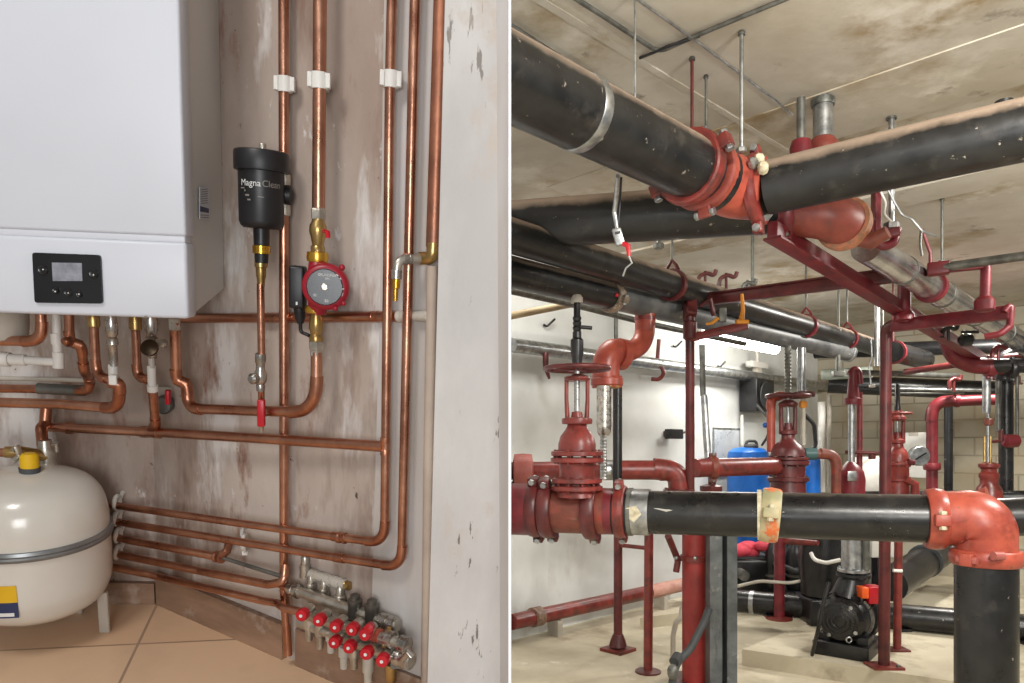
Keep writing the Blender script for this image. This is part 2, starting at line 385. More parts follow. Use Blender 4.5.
# ================================================================== LEFT ROOM (boiler corner)
PXL = .00198
def lp(*pts): return [LW(*p) for p in pts]
_pipe, _sleeve = pipe, sleeve
def pipe(name, label, pts, r, m, room=None, bend=None, **k):
    f = sum(p.y for p in pts)/len(pts)/1.55
    return _pipe(name, label, pts, r*f, m, room, bend, **k)
def psl(t, a, b, r, m, name='coupling', label=None, ridge=True): return _sleeve(t, a, b, r*a.y/1.55, m, name, label, ridge)
# --- setting
zf = -HL
fold_t = V((WA.x, WA.y, LW(160, -300, 0).z)); fold_b = V((WA.x, WA.y, zf-.12)); lx = -1.9
w = MB().prism([V((lx, DW, fold_t.z)), fold_t, fold_b, V((lx, DW, zf-.12))], (0, .12, 0))
w.prism([fold_t, LW(509.3, -300, 0), LW(509.3, 820, 0), fold_b], (0, .06, 0))
struct('wall_boiler', w, PLASTER, LEFT)
w = MB().prism([LW(388, -300, .005), LW(470, -300, .005), LW(470, 820, .005), LW(366, 820, .005), LW(380, 300, .005)], (0, .004, 0))
struct('trim_1', w, PLASTERE, LEFT, 'pale plaster strip behind the right hand copper pipes')
flo = MB()
flo.prism([V((-1.9, .2, zf)), V((.03, .2, zf)), V((.05, .95, zf)), V((WA.x+.1, DW+.1, zf)), V((-1.9, DW+.1, zf))], (0, 0, -.12))
ta = (LF(120, 683)-LF(150, 620)).normalized(); tb = V((-ta.y, ta.x, 0))
fb_ = V(((-1.9+max(.05, WA.x+.1))/2, (.2+DW+.1)/2, zf-.12))
ou = -(LF(140, 640)-fb_).dot(tb); ov = -(LF(200, 641)-fb_).dot(ta)
TILE = brickmat('floor_tile', S(224, 190, 156), S(214, 178, 144), S(160, 132, 108), .46, .46, (ou+4.6, ov+4.6), .0026, (tuple(tb), tuple(ta)), .5, (S(192, 164, 138), 5), 0, .25)
struct('floor_boiler', flo, TILE, LEFT)
pil = MB().prism([L(453, -300, .985), L(509.2, -300, .965), L(509.2, 820, .965), L(424, 820, .985)], (0, .2, 0))
struct('wall_pilaster', pil, PLASTERW, LEFT)
e = MB().prism([L(489, -300, .972), L(509.3, -300, .955), L(509.3, 820, .955), L(497, 820, .972)], (0, .03, 0))
struct('trim_2', e, PLASTERE, LEFT, 'plain grey edge of the plastered pilaster')
def board(p, q, h, th=.012):
    d = (q-p).normalized(); n = V((d.y, -d.x, 0))
    return MB().prism([p, q, q+V((0, 0, h)), p+V((0, 0, h))], n*th)
def W2(px):   # point where wall and floor meet
    l = ROTI @ ray(px, 640); l.z = 0; s = min(DW/l.y, WA.dot(WN)/l.dot(WN)); return V((l.x*s, l.y*s, zf))
struct('baseboard_left', board(V((-1.3, DW, zf)), V((WA.x-.006, DW, zf)), .045), WOOD, LEFT)
struct('baseboard_middle', board(WA+WD*.005, WC-WD*.01, .068), WOOD, LEFT)
struct('baseboard_right', board(WC+WD*.022, WC+WD*.30, .072), WOOD, LEFT)

# --- boiler
YB = LW(222, 150, 0).y; YF = YB-.20
t = Thing('boiler', 'large white wall-hung boiler above the copper pipes', 'boiler', LEFT)
cr_ = L(188.5, 319, YF); xl = L(-70, 330, YF).x; xr = cr_.x; zb = cr_.z; zt = .62
zs = L(187, 240, YF).z
# casing with a bottom that rises towards the wall
SH = lambda mb: (setattr(mb, 'v', [V((p.x, p.y, p.z+(p.x-xr)*.034)) for p in mb.v]), mb)[1]
sec = [V((xr-.004, YF+.03, zb+.003)), V((xr-.002, YB-.001, zb+.034)), V((xr-.002, YB-.001, zt)), V((xr-.004, YF+.03, zt))]
t.part('casing', SH(MB().prism(sec, V((xl-xr+.006, 0, 0)))), ENAMELS)
def slab(z0, z1, bev=.006):
    return SH(MB().box(((xl+xr)/2, YF+.02, (z0+z1)/2), X*((xr-xl)/2), Y*.02, Z*((z1-z0)/2), bev))
t.part('front_door', slab(zs+.0045, zt, .004), ENAMEL)
lowp = slab(zb, zs-.0035, .005); 
cpanel = t.part('control_cover', lowp, ENAMEL)
t.part('trim_strip', SH(MB().box(((xl+xr)/2, YF+.0165, zs+.0005), X*((xr-xl)/2-.002), Y*.014, Z*.005, .002)), ENAMEL)
q = [L(33.5, 252.5, YF), L(101.5, 255, YF), L(103.8, 303.5, YF), L(36, 302.5, YF)]
def rounded(q, r=.004, n=5):
    out = []
    m = len(q)
    for i in range(m):
        a, p, b = q[i-1], q[i], q[(i+1) % m]
        s1 = p+(a-p).normalized()*r; s2 = p+(b-p).normalized()*r
        for k in range(n+1):
            f = k/n; out.append(s1*(1-f)**2+p*2*f*(1-f)+s2*f*f)
    return out
dp = t.part('display_unit', MB().prism(rounded(q), (0, -.004, 0)), BLACKG)
sc_ = [L(52, 262.5, YF-.0042), L(82, 263, YF-.0042), L(82.6, 281, YF-.0042), L(53, 281, YF-.0042)]
dp.part('screen', MB().prism(sc_, (0, -.0008, 0)), SCREEN)
for (bx, by, br) in ((43, 270, .0062), (93.5, 273.5, .0062), (56, 290, .0045), (68.3, 292.5, .0055), (79.5, 294, .0045)):
    p = L(bx, by, YF-.004)
    dp.part('button', MB().lathe([(br, 0), (br, .002), (br*.8, .0032), (br*.55, .0026), (0, .0026)], p, (0, -1, 0), 20), BLACKG)
for (bx, by) in ((43, 269.5), (93.5, 275), (55.3, 291.5), (68.3, 293), (79, 294.2)):
    dp.part('marking', MB().ball(L(bx, by, YF-.0074), .0011, 8), INKW)
stk = MB(); stk2 = MB()
def side(px, py):   # point on the boiler's right side plane
    l = ROTI @ ray(px, py); return l*((xr-.0015)/l.x)
stk.prism([side(199, 187), side(209, 187), side(209, 219), side(199, 219)], (.0008, 0, 0))
t.part('specification_sticker', stk, ENAMEL)
sp = t.kids[-1]
stk2.prism([side(199.6, 206), side(208, 208.5), side(208, 213), side(199.6, 211.5)], (.0014, 0, 0))
sp.part('blue_block', stk2, INKB)
pr = MB()
for i in range(7):
    yy = 188.5+i*2.3
    pr.prism([side(200, yy+.9), side(207, yy), side(207, yy+.7), side(200, yy+1.6)], (.0012, 0, 0))
for yy in (214.5, 216.8): pr.prism([side(200, yy), side(208, yy+.3), side(208, yy+1.2), side(200, yy+.9)], (.0012, 0, 0))
sp.part('lettering', pr, INKG)
sc = MB(); a = L(147, 316, YF-.0004); b = L(143, 318, YF-.0004)
t.part('scratch', MB().tube([b, L(144.5, 316.6, YF-.0004), a], .0007, 6), INKG)

# --- magnetic filter
YFL = DW-.056
def lzy(prof, px, y, seg=32, ref=190):
    k = y/1.55*PXL; c = L(px, ref, y)
    return MB().lathe([(r*k, L(px, yy, y).z-c.z) for r, yy in prof], c, Z, seg)
def lz(prof, px=261.5, y=None, m=None, seg=32):
    """lathe about the vertical through image column px, standing DW-y off the wall; profile as (radius px, image y)"""
    off = DW-(y if y is not None else YFL); ys = [p[1] for p in prof]; ref = (min(ys)+max(ys))/2
    return lzy(prof, px, LW(px, ref, off).y, seg, ref)
t = Thing('magnetic_filter', 'black cylindrical magnetic filter with white lettering beside the boiler', 'filter', LEFT)
can = t.part('canister', lz([(0, 229), (17, 228.5), (20, 226), (21.3, 222), (21.7, 171)]), BLACKP)
t.part('cap', lz([(21, 172), (25.4, 171.5), (25.8, 170), (25.8, 153.5), (25, 151.8), (23, 151), (0, 150.5)]), BLACKP)
t.part('bleed_screw', lz([(3.4, 151), (3.6, 145), (3.2, 143.5), (0, 143.5)], 262.5), NICKEL)
t.part('neck', lz([(7.5, 245), (7.9, 228)], 261.5), BLACKP)
t.part('lock_nut', lz([(7, 254), (8.6, 253.4), (8.6, 245.6), (7, 245)]), GOLD)
t.part('lower_collar', lz([(6.4, 263), (6.8, 253.5)], 261.5), BLACKP)
t.part('union_nut', lz([(3.6, 286), (3.9, 280), (4.8, 276), (5, 268), (6.3, 267), (6.3, 262.5), (5.6, 262)], 261), BRASS, 'brass reducing nut')
cc = LW(261.5, 199, .056); rad = 21.75*cc.y/1.55*PXL+.0006
ca = V((cc.x, cc.y, 0)); va = math.atan2(-cc.y, -cc.x)
def onc(px, py):
    f = (px-261.5)/21.7; a = va+math.asin(max(-1, min(1, f)))
    return V((cc.x+rad*math.cos(a), cc.y+rad*math.sin(a), L(261.5, py, cc.y-.034).z))
can.part('lettering', text_mb('Magna', .0092, onc(251.2, 183.6), X, Z, bend=(ca, rad), font_sx=.95), INKW)
can.part('lettering', text_mb('Clean', .0092, onc(271.0, 183.6), X, Z, bend=(ca, rad), font_sx=.95), INKG)
for (px, py, ww, hh) in ((245, 189, 5, 1.0), (247, 191.5, 1.4, 1.6), (249, 196, 4.0, 1.6), (250.5, 200.5, 3.2, 1.4), (261, 197, 5.5, .7)):
    p = onc(px, py); a = math.atan2(p.y-cc.y, p.x-cc.x); da = ww*PXL*.78/rad/2
    can.part('marking', patch_cyl(V((cc.x, cc.y, 0)), rad, a-da, a+da, p.z-hh*PXL*.39, p.z+hh*PXL*.39, .0004, 4), INKG)
# side connections of the filter
s_ = t.part('side_valve', MB().lathe([(.004, 0), (.0135, .004), (.0135, .012), (.004, .016)], LW(282.8, 195, .026), X, 20), BLACKP)

# --- vertical copper pipes
def clip(px, py, y, label, wpx=15):
    """white plastic saddle clip"""
    c = LW(px, py, DW-y); k = PXL*c.y/1.55; q = k/PXL; wy = LW(px, py, 0).y-.001
    mb = MB(); r = wpx*k*.36
    mb.lathe([(r*.8, -.0105), (r*1.3, -.0105), (r*1.35, 0), (r*1.3, .0105), (r*.8, .0105)], c, Z, 24)
    t = Thing('pipe_clip', label, 'clip', LEFT, None); t.part('ring', mb, WHITEP)
    t.part('back_post', MB().box((c.x, (c.y+wy)/2+.004, c.z), X*wpx*k*.36, Y*((wy-c.y)/2-.004), Z*.006, .001), WHITEP)
    for s in (-1, 1): t.part('lug', MB().box(c+X*s*wpx*k*.50-Y*.003, X*.0032, Y*.006, Z*.0095, .001), WHITEP)
t = pipe('copper_pipe', 'thin vertical copper pipe passing behind the black filter and down to the floor', lp((283.5, -80, .022), (284, 330, .022), (284, 585, .022))+[LW(288, 655, .022)], .0096, COPPER, LEFT, bend=.3)
for a in (180, 210): t.part('connector', lz([(5, a-6), (6, a-5), (6, a+5), (5, a+6)], 284.5, DW-.022), NICKEL, 'nickel connector')
clip(285, 84.5, DW-.022, 'white clip on the vertical copper pipe above the black filter', 15)
t = pipe('copper_pipe', 'thick vertical copper pipe dropping from above onto the red pump', lp((320.5, -80, .04), (318.5, 214, .04)), .0125, COPPER, LEFT)
clip(319.5, 81, DW-.04, 'white clip on the thick copper pipe above the red pump', 17)
t = pipe('copper_pipe', 'tall copper pipe joining two horizontal pipes at the right, bending left near the floor', lp((394, -80, .024), (390, 80, .024), (384.5, 543, .024), (338, 537, .024), (112, 505, .03)), .0092, COPPER, LEFT, bend=.03, elbows=True, em=COPPERJ)
psl(t, LW(338, 537.2, .024), LW(346, 538.3, .024), .0125, COPPERJ)
psl(t, LW(385.4, 437, .024), LW(385.2, 455, .024), .0108, COPPERJ, 'tee')
clip(391, 79.5, DW-.024, 'white clip on the slender copper pipe near the pilaster', 16)
t = pipe('copper_pipe', 'copper pipe beside the pilaster sweeping left under its neighbour near the floor', lp((417.5, -80, .024), (413.5, 60, .024), (401.5, 567.5, .024), (340, 558, .024), (112, 521, .03)), .0094, COPPER, LEFT, bend=.03, elbows=True, em=COPPERJ)
t = pipe('copper_pipe', 'broad dull copper pipe along the edge of the pilaster', [LW(444.5, -80, .02), LW(433.5, 247, .02)], .0155, COPPERD, LEFT)
# --- tap branch near the pilaster
t = Thing('drain_tap', 'chrome branch with a small brass nozzle under the broad copper pipe', 'tap', LEFT)
yy = .022
el = t.part('brass_elbow', MB().tube(fillet([LW(433.3, 243, yy), LW(432.5, 258, yy), LW(420, 258.5, yy)], .009)[0], .0088, 18), BRASS)
path, _ = fillet([LW(424, 258.5, yy), LW(397.5, 260, .055), LW(396.5, 279, .055)], .010)
t.part('branch_pipe', MB().tube(path, .0062, 18), NICKEL)
psl(t, LW(424, 258.5, yy), LW(417, 258.8, .028), .0108, NICKEL, 'nut')
psl(t, LW(411, 259, .04), LW(403.5, 259.5, .05), .0112, CHROME, 'nut')
psl(t, LW(396.6, 270, .055), LW(396.4, 279, .055), .0112, CHROME, 'nut')
t.part('nozzle', MB().tube([LW(396.4, 278, .055), LW(395.8, 288, .055), LW(395.5, 289, .055), LW(395.2, 301, .055)], [.0055, .0055, .0038, .0033], 16), GOLD)
pipe('painted_pipe', 'beige painted pipe continuing down the edge of the pilaster', [LW(432, 266, .02), LW(428.5, 480, .02), LW(424, 800, .02)], .0112, mat('beige_painted_pipe', S(188, 172, 156), S(160, 142, 128), .6), LEFT, seg=18)
# --- horizontal run behind the pump
t = pipe('copper_pipe', 'straight horizontal copper pipe running behind the red pump', lp((176, 318.5, .0105), (186, 318.5, .0105), (398, 316.5, .0105)), .0098, COPPER, LEFT, bend=0)
psl(t, LW(372, 316.7, .0105), LW(379, 316.6, .0105), .0118, COPPERJ)
psl(t, LW(398, 316.5, .0105), LW(406, 316, .0105), .0122, CREAMP, 'painted_tee')
psl(t, LW(406, 316, .0105), LW(429, 316, .022), .0105, CREAMP, 'painted_tee')
# --- pump group
YP = DW-.06
def lzp(prof, px, y=None, seg=24, o=None): return lz(prof, px, y or DW-.045, None, seg)
t = Thing('isolating_valve', 'brass valve and union directly on top of the red pump', 'valve', LEFT)
t.part('union_nut', lz([(5.5, 220), (7.6, 219.4), (7.9, 210), (7, 208.6), (6.4, 208)], 318.5, DW-.042, None, 6), NICKEL)
t.part('valve_body', lz([(7, 253), (7, 247), (5.5, 245), (7, 238), (8.6, 232), (8.4, 226), (6, 221), (6, 219)], 318, DW-.044), BRASS)
t.part('hex_nut', lz([(5, 246), (7.2, 246), (7.2, 251.5), (5, 251.5)][::-1], 317.5, DW-.044, None, 6), BRASS)
t.part('lever', MB().tube([LW(324, 231, .06), LW(328, 232.5, .07), LW(328, 238, .07)], .0032, 8), KNOBRED)
t = Thing('circulator_pump', 'round red circulator pump with a black dial face', 'pump', LEFT)
c = LW(326.5, 286.5, .05); g_ = c.y/1.55
def sp_(pr): return [(a*g_, h*g_) for a, h in pr]
t.part('pump_body', MB().lathe(sp_([(.030, .035), (.038, .03), (.0455, .012), (.0465, -.004), (.0455, -.018), (.042, -.022), (.036, -.024)]), c, Y, 40), PUMPRED)
nk = MB(); k = PXL
pth = [LW(317.5, 262, .047), LW(319, 271, .05), LW(319, 300, .05), LW(317, 311, .047)]
nk.tube(pth, [.0175*g_, .022*g_, .022*g_, .0175*g_], 20)
t.part('volute', nk, PUMPRED)
lab = t.part('dial', MB().lathe(sp_([(.0355, 0), (.0355, -.003), (.034, -.0042), (0, -.0042)]), c-Y*.0235*g_, Y, 40), BLACKG)
lab.part('hub_screw', MB().lathe(sp_([(.0075, 0), (.0075, -.002), (.0058, -.0028), (.0058, -.0012), (.0028, -.0012), (.0026, -.0022), (0, -.0022)]), c-Y*.0275*g_, Y, 6), NICKEL)
yl = c.y-.0285*g_
lab.part('lettering', text_mb('GRUNDFOS', .0034, L(327, 275.3, yl), X, Z), INKW)
lab.part('lettering', text_mb('UPS', .0028, L(327.3, 278.8, yl), X, Z), INKW)
for (x0, y0, x1, y1, rr) in ((336.6, 274.5, 338.2, 276, .0009), (340, 278, 341, 279.2, .0009), (342.5, 289, 344, 289, .0009), (342.3, 296, 343, 293, .0005)):
    lab.part('marking', MB().tube([LW(x0, y0, .0768), LW(x1, y1, .0768)], rr*.8, 6), INKW)
lab.part('lettering', text_mb('III', .0042, L(315, 295.2, yl), X, Z), INKW)
lab.part('lettering', text_mb('50', .0042, L(326.5, 301, yl), X, Z), INKW)
for (px, py) in ((342, 267.5), (343.5, 303.5), (335.5, 308.5)):
    p = LW(px, py, .055); t.part('screw_lug', MB().ball(p, .0046 if py < 300 else .0036, 12), PUMPRED)
bx = MB().box(LW(298, 287, 0.053), X*.0155*g_, Y*.022*g_, Z*.0425*g_, .004)
tb_ = t.part('terminal_box', bx, BLACKP)
tb_.part('marking', MB().box(LW(296.7, 303.4, .0815), X*.0012, Y*.001, Z*.0022), INKW)
t.part('cable_gland', MB().tube([LW(299, 307, 0.049), LW(300, 318, 0.048), LW(300.5, 323, 0.046)], [.0085, .0078, .005], 16), BLACKP)
t.part('power_cable', MB().tube(fillet([LW(300.5, 320, 0.046), LW(300.5, 332, 0.043), LW(306, 334, 0.043), LW(312, 337, 0.034)], .008)[0], .0028, 10), BLACKP)
for y0, y1, n in ((262.5, 251.5, 0), (313.5, 305.5, 1)):
    t.part('gold_union', lz([(7, y0), (10.3, y0-.8), (11, (y0+y1)/2), (10.3, y1+.8), (7, y1)], 317.5 if n == 0 else 315.5, DW-.047), GOLD)
t = Thing('lower_union', 'brass tailpiece and nickel nut just under the red pump', 'valve', LEFT)
t.part('tailpiece', lz([(6.5, 342), (7.2, 338), (5.5, 334), (7.4, 328), (7, 320), (5.5, 313)], 316.2, DW-.044), BRASS)
t.part('nut', lz([(5.5, 356), (6.6, 355.5), (6.8, 350), (7.8, 349), (8, 341.5), (6, 340.5)], 316.2, DW-.044, None, 6), NICKEL)
t = pipe('copper_pipe', 'copper pipe curving left under the red pump towards the boiler', lp((316.5, 352, .044), (316.5, 412, .044), (262, 411, .044), (188.5, 408.5, .05), (187, 383.5, .05), (176.5, 380, .06), (174.8, 322, .07)), .0108, COPPER, LEFT, bend=[0, .05, 0, .022, .018, .018, 0], elbows=True, em=COPPERJ)
t.part('boiler_nut', lz([(5, 330), (6, 329), (6, 319), (5, 318)], 174.6, DW-.07, None, 6), NICKEL)
# --- drop under the filter
t = pipe('copper_pipe', 'short copper drop hanging below the black filter', lp((260.5, 284, .058), (261.5, 356, .055)), .0075, COPPER, LEFT)
t = Thing('ball_valve', 'whitish chrome valve on the copper drop below the filter', 'valve', LEFT)
t.part('valve_body', lz([(4, 391), (4.6, 386), (4, 384), (6.2, 381), (6.6, 374), (4.6, 370), (4.4, 364), (5.4, 362), (5.4, 354), (4, 353)], 260.5, DW-.055), CHROME)
t.part('tap_cap', MB().lathe([(.004, 0), (.0085, .004), (.0085, .012), (.005, .016)], LW(257.5, 378, .062), (-.5, -.8, 0), 16), CHROME)
pipe('copper_pipe', 'short copper stub between the chrome valve and the red drain cock', lp((261.3, 389, .054), (261.3, 405, .05)), .0066, COPPER, LEFT)
t = Thing('drain_cock', 'red lever drain cock on the curved copper pipe', 'valve', LEFT)
t.part('lever', MB().box(LW(261.3, 413, .062), X*.0058, Y*.005, Z*.0215, .002), KNOBRED)
t.part('spout', lz([(2.2, 432), (2.6, 427), (3.3, 426), (3.6, 421)], 261.3, DW-.056), NICKEL)
# --- main lower header
t = pipe('copper_pipe', 'long horizontal copper header crossing below the boiler to the right hand pipe', lp((41.5, 426.5, .05), (150, 432, .045), (262, 438.5, .04), (384, 446.5, .026)), .0105, COPPER, LEFT, bend=.2)
psl(t, LW(66, 427.6, .05), LW(73, 428, .049), .0128, COPPERJ)
psl(t, LW(142, 431.6, .045), LW(160, 432.6, .0445), .0122, COPPERJ, 'tee')
psl(t, LW(376, 446, .027), LW(384, 446.5, .026), .0118, COPPERJ)
# --- expansion vessel
YT = 1.285
t = Thing('expansion_tank', 'round white expansion tank with grey band standing on the tiles', 'tank', LEFT)
ct = L(32, 540, YT); kt = .00150; rt = 80.5*kt
ztop = L(32, 462, YT).z-.012; zbot = L(33, 627, YT-.06).z
hh = ztop-zbot
pr_ = [(.0, 0), (rt*.35, .002), (rt*.62, hh*.035), (rt*.85, hh*.10), (rt*.96, hh*.19), (rt, hh*.30), (rt, hh*.62), (rt*.985, hh*.72), (rt*.93, hh*.82), (rt*.80, hh*.905), (rt*.6, hh*.955), (rt*.3, hh*.99), (0, hh)]
def smoothp(p, n=4):
    out = []
    for i in range(len(p)-1):
        p0 = p[max(i-1, 0)]; p1 = p[i]; p2 = p[i+1]; p3 = p[min(i+2, len(p)-1)]
        for k in range(n):
            f = k/n
            out.append(tuple(.5*((2*p1[j])+(-p0[j]+p2[j])*f+(2*p0[j]-5*p1[j]+4*p2[j]-p3[j])*f*f+(-p0[j]+3*p1[j]-3*p2[j]+p3[j])*f**3) for j in (0, 1)))
    return out+[p[-1]]
bt = V((ct.x, ct.y, zbot))
t.part('vessel', MB().lathe(smoothp(pr_), bt, Z, 64), TANKW)
zb_ = L(32, 560, YT-rt).z
bd = MB(); bd.lathe([(rt*.99, -.0085), (rt*1.03, -.008), (rt*1.045, -.003), (rt*1.03, 0), (rt*1.045, .003), (rt*1.03, .008), (rt*.99, .0085)], V((ct.x, ct.y, zb_)), Z, 64)
t.part('band', bd, BANDG)
fp = LF(105, 632)
for p in (fp, V((ct.x+rt*.2, ct.y+rt*.75, zf)), V((ct.x-rt*.75, ct.y, zf))):
    t.part('foot', MB().box(p+Z*.04, X*.009, Y*.004, Z*.04, .002), CREAMP)
    q = p.copy(); t.part('foot_arm', MB().box(V(((p.x+ct.x)/2, (p.y+ct.y)/2, zf+.078)), (V((ct.x, ct.y, 0))-V((p.x, p.y, 0)))/2, V((0, .004, 0)), Z*.003), CREAMP)
vt = math.atan2(-ct.y, -ct.x)
zl = L(10, 598, YT-rt*.9).z
lbl = t.part('label_sticker', patch_cyl(V((ct.x, ct.y, 0)), rt+.0003, vt-.95, vt-.22, zl-.030, zl+.026, .0006), INKB, 'dark blue and yellow sticker')
lbl.part('yellow_field', patch_cyl(V((ct.x, ct.y, 0)), rt+.0007, vt-.95, vt-.22, zl-.003, zl+.026, .0006), YELLOW)
for (a0, a1, z0, z1) in ((-.9, -.66, -.014, -.007), (-.62, -.46, -.014, -.007), (-.44, -.27, -.027, -.021), (-.9, -.5, -.024, -.019)):
    lbl.part('marking', patch_cyl(V((ct.x, ct.y, 0)), rt+.0008, vt+a0, vt+a1, zl+z0, zl+z1, .0006, 6), INKW)
# valve group on the tank
t = Thing('tank_connection', 'brass valve with yellow cap on top of the white tank', 'valve', LEFT)
ya = YT+.05
def lt(prof, px, y, seg=20): return lz(prof, px, y, None, seg)
t.part('copper_stub', MB().tube(fillet([LW(47, 400, .05), LW(45, 424, .06), L(41, 428, ya+.02), L(43, 446, ya)], .012)[0], .0095, 16), COPPERJ)
t.part('valve_body', lt([(9, 468), (9.5, 464), (8, 460), (9.5, 452), (7, 446), (6, 440)], 46, ya), NICKEL)
t.part('handle', MB().tube([L(52, 445, ya-.02), L(56, 444, ya-.02), L(57, 452, ya-.02)], .003, 8), NICKEL)
t.part('yellow_cap', lt([(8.5, 469), (9, 466), (8.6, 456), (6, 453.5), (0, 453)], 29.5, YT-.012), YELLOW)
t.part('black_seal', lt([(9.6, 475), (9.8, 467)], 30, YT-.012), RUBBER)
t.part('fitting', MB().tube([L(46, 456, ya-.005), L(20, 452, ya-.03), L(6, 452, ya-.03)], [.010, .0105, .010], 16), BRASS)
t.part('wing', MB().tube([L(14, 450, ya-.045), L(17, 447, ya-.05), L(20, 456, ya-.05), L(14, 460, ya-.05)], .0055, 10), NICKEL)
pipe('copper_pipe', 'copper pipe end entering the tank valve at the left edge', [L(8, 452.5, ya-.03), L(-200, 453, ya-.02)], .009, COPPER, LEFT)
# --- pipes under the boiler
t = pipe('copper_pipe', 'copper elbow hanging furthest left under the boiler', lp((41, 314, 0.175), (42.5, 341, 0.175), (-260, 341, 0.165)), .0098, COPPER, LEFT, bend=.028, elbows=True, em=COPPERJ)
t = pipe('waste_pipe', 'white plastic waste pipe with square elbow under the boiler', lp((56, 314, 0.160), (58, 362, 0.160), (24, 360, 0.160), (-260, 356, 0.160)), .0085, WHITEP, LEFT, bend=.004, er=1.2)
psl(t, LW(58.2, 352, 0.160), LW(58.5, 368, 0.160), .0105, WHITEP, 'elbow', ridge=False)
psl(t, LW(26, 360, 0.160), LW(10, 359.4, 0.160), .0112, WHITEP, 'coupling', ridge=False)
psl(t, LW(10, 359.4, 0.160), LW(-20, 357.5, 0.160), .0145, WHITEP, 'coupling', ridge=False)
psl(t, LW(55.5, 333, 0.160), LW(56.8, 344, 0.160), .0105, WHITEP, 'coupling', ridge=False)
solo('flue_spigot', lz([(20, 340), (24, 337), (26, 320), (26, 308)], -1, DW-0.150, None, 40), CREAMP, 'round pale plastic spigot under the left part of the boiler', 'spigot', LEFT)
t = pipe('copper_pipe', 'crooked copper pipe with a capped tee dropping under the boiler display', lp((69, 314, 0.175), (69.5, 342, 0.170), (81, 345, 0.160), (84, 370, 0.145), (90, 380, 0.100), (88.5, 391, 0.090), (60, 389.5, 0.085), (-260, 384, 0.080)), .0088, COPPER, LEFT, bend=.016, elbows=True, em=COPPERJ)
t.part('capped_tee', MB().tube([LW(69, 341, .170), LW(67, 341.4, .184), LW(66.6, 341.5, .189), LW(66.5, 341.5, .192), LW(66.5, 341.5, .193)], [.0088, .0088, .0074, .0045, .001], 16), COPPERJ)
t.part('grey_sleeve', MB().tube(lp((85, 390.7, 0.087), (60, 389.5, 0.085), (38, 388.4, 0.084)), .0096, 16), GALVD, 'grey sleeve')
pipe('plastic_tube', 'thin pale tube lying on the wall above the grey sleeve', lp((84, 380.5, 0.012), (58, 379.5, 0.012), (-260, 374, 0.012)), .0045, CREAMP, LEFT)
t = pipe('copper_pipe', 'copper pipe from under the boiler turning right into a white fitting', lp((93, 314, 0.165), (96.5, 377, 0.160), (112, 379, 0.160)), .0088, COPPER, LEFT, bend=.02, elbows=True, em=COPPERJ)
t.part('brass_nut', lz([(5, 327), (6, 326), (6, 318), (5, 314)], 93.5, DW-0.165), BRASS)
t = Thing('service_valve', 'chrome service valve above a white fitting under the boiler', 'valve', LEFT)
t.part('valve_body', lz([(4, 366), (4, 346), (5.5, 344), (5, 339), (3.5, 337), (5.5, 334), (5.8, 324), (4, 314)], 112.5, DW-0.160), CHROME)
t.part('white_fitting', lz([(3.5, 386), (4.4, 384), (4.6, 366), (3.8, 364)], 113.3, DW-0.160), WHITEP)
t.part('white_tab', MB().box(LW(113, 380, 0.172), X*.006, Y*.003, Z*.008, .002), WHITEP)
t = pipe('copper_pipe', 'copper pipe rising through a white fitting and leaving to the left edge', lp((113.5, 383, 0.160), (119.5, 384, 0.155), (118.5, 408.5, 0.150), (60, 404, 0.147), (-260, 396, 0.145)), .0104, COPPER, LEFT, bend=[0, .012, .028, 0, 0], elbows=True, em=COPPERJ)
t = pipe('copper_pipe', 'copper pipe right of the display with an elbow into a white sleeve', lp((135, 314, .085), (137.5, 378, .08), (150, 379, .078)), .0086, COPPER, LEFT, bend=.02, elbows=True, em=COPPERJ)
t.part('brass_nut', lz([(5, 330), (6, 329), (6, 318), (5, 314)], 135.2, DW-.085), BRASS)
t = Thing('lever_valve', 'dark bronze lever valve under the right part of the boiler', 'valve', LEFT)
t.part('valve_body', lz([(4, 358), (5, 350), (7.5, 346), (6, 338), (4, 336), (6, 331), (6.5, 322), (5, 314)], 151.5, DW-.08), CHROME)
t.part('lever', MB().lathe([(.004, 0), (.0135, .002), (.014, .008), (.006, .012)], LW(151, 349, .098), (-.1, -1, .5), 20), mat('dark_bronze', S(86, 70, 52), S(60, 48, 36), .4, .8))
t.part('side_nut', MB().lathe([(.007, 0), (.008, .003), (.008, .012), (.004, .016)], LW(157, 343, .085), X, 6), NICKEL)
t.part('plastic_tail', lz([(3, 368), (3.2, 356)], 151.5, DW-.079), CREAMP)
t.part('white_sleeve', lz([(3.5, 388), (4.2, 387), (4.2, 366), (3.5, 365.5)], 151.8, DW-.078), WHITEP)
t = pipe('copper_pipe', 'short copper drop from the white sleeve into the long header', lp((152.6, 386, .078), (155.5, 424, .055), (150, 431.5, .047)), .0092, COPPER, LEFT, bend=.012, elbows=True, em=COPPERJ)
psl(t, LW(152.4, 385, .078), LW(152.8, 391, .076), .0105, WHITEP, 'white_collar', ridge=False)
t = Thing('pressure_gauge', 'small grey and red gauge on the wall under the boiler', 'gauge', LEFT)
g = LW(163, 405, .02)
t.part('dial_case', MB().lathe([(.011, 0), (.0165, .002), (.017, .022), (.014, .026), (0, .026)], g+Y*.02, -Y, 24), GALVD)
t.part('red_tab', MB().box(LW(168, 397, .03), X*.004, Y*.006, Z*.013, .002), KNOBRED)
t.part('bracket', MB().box(LW(165, 393, .006), X*.016, Y*.004, Z*.012, .002), CREAMP)
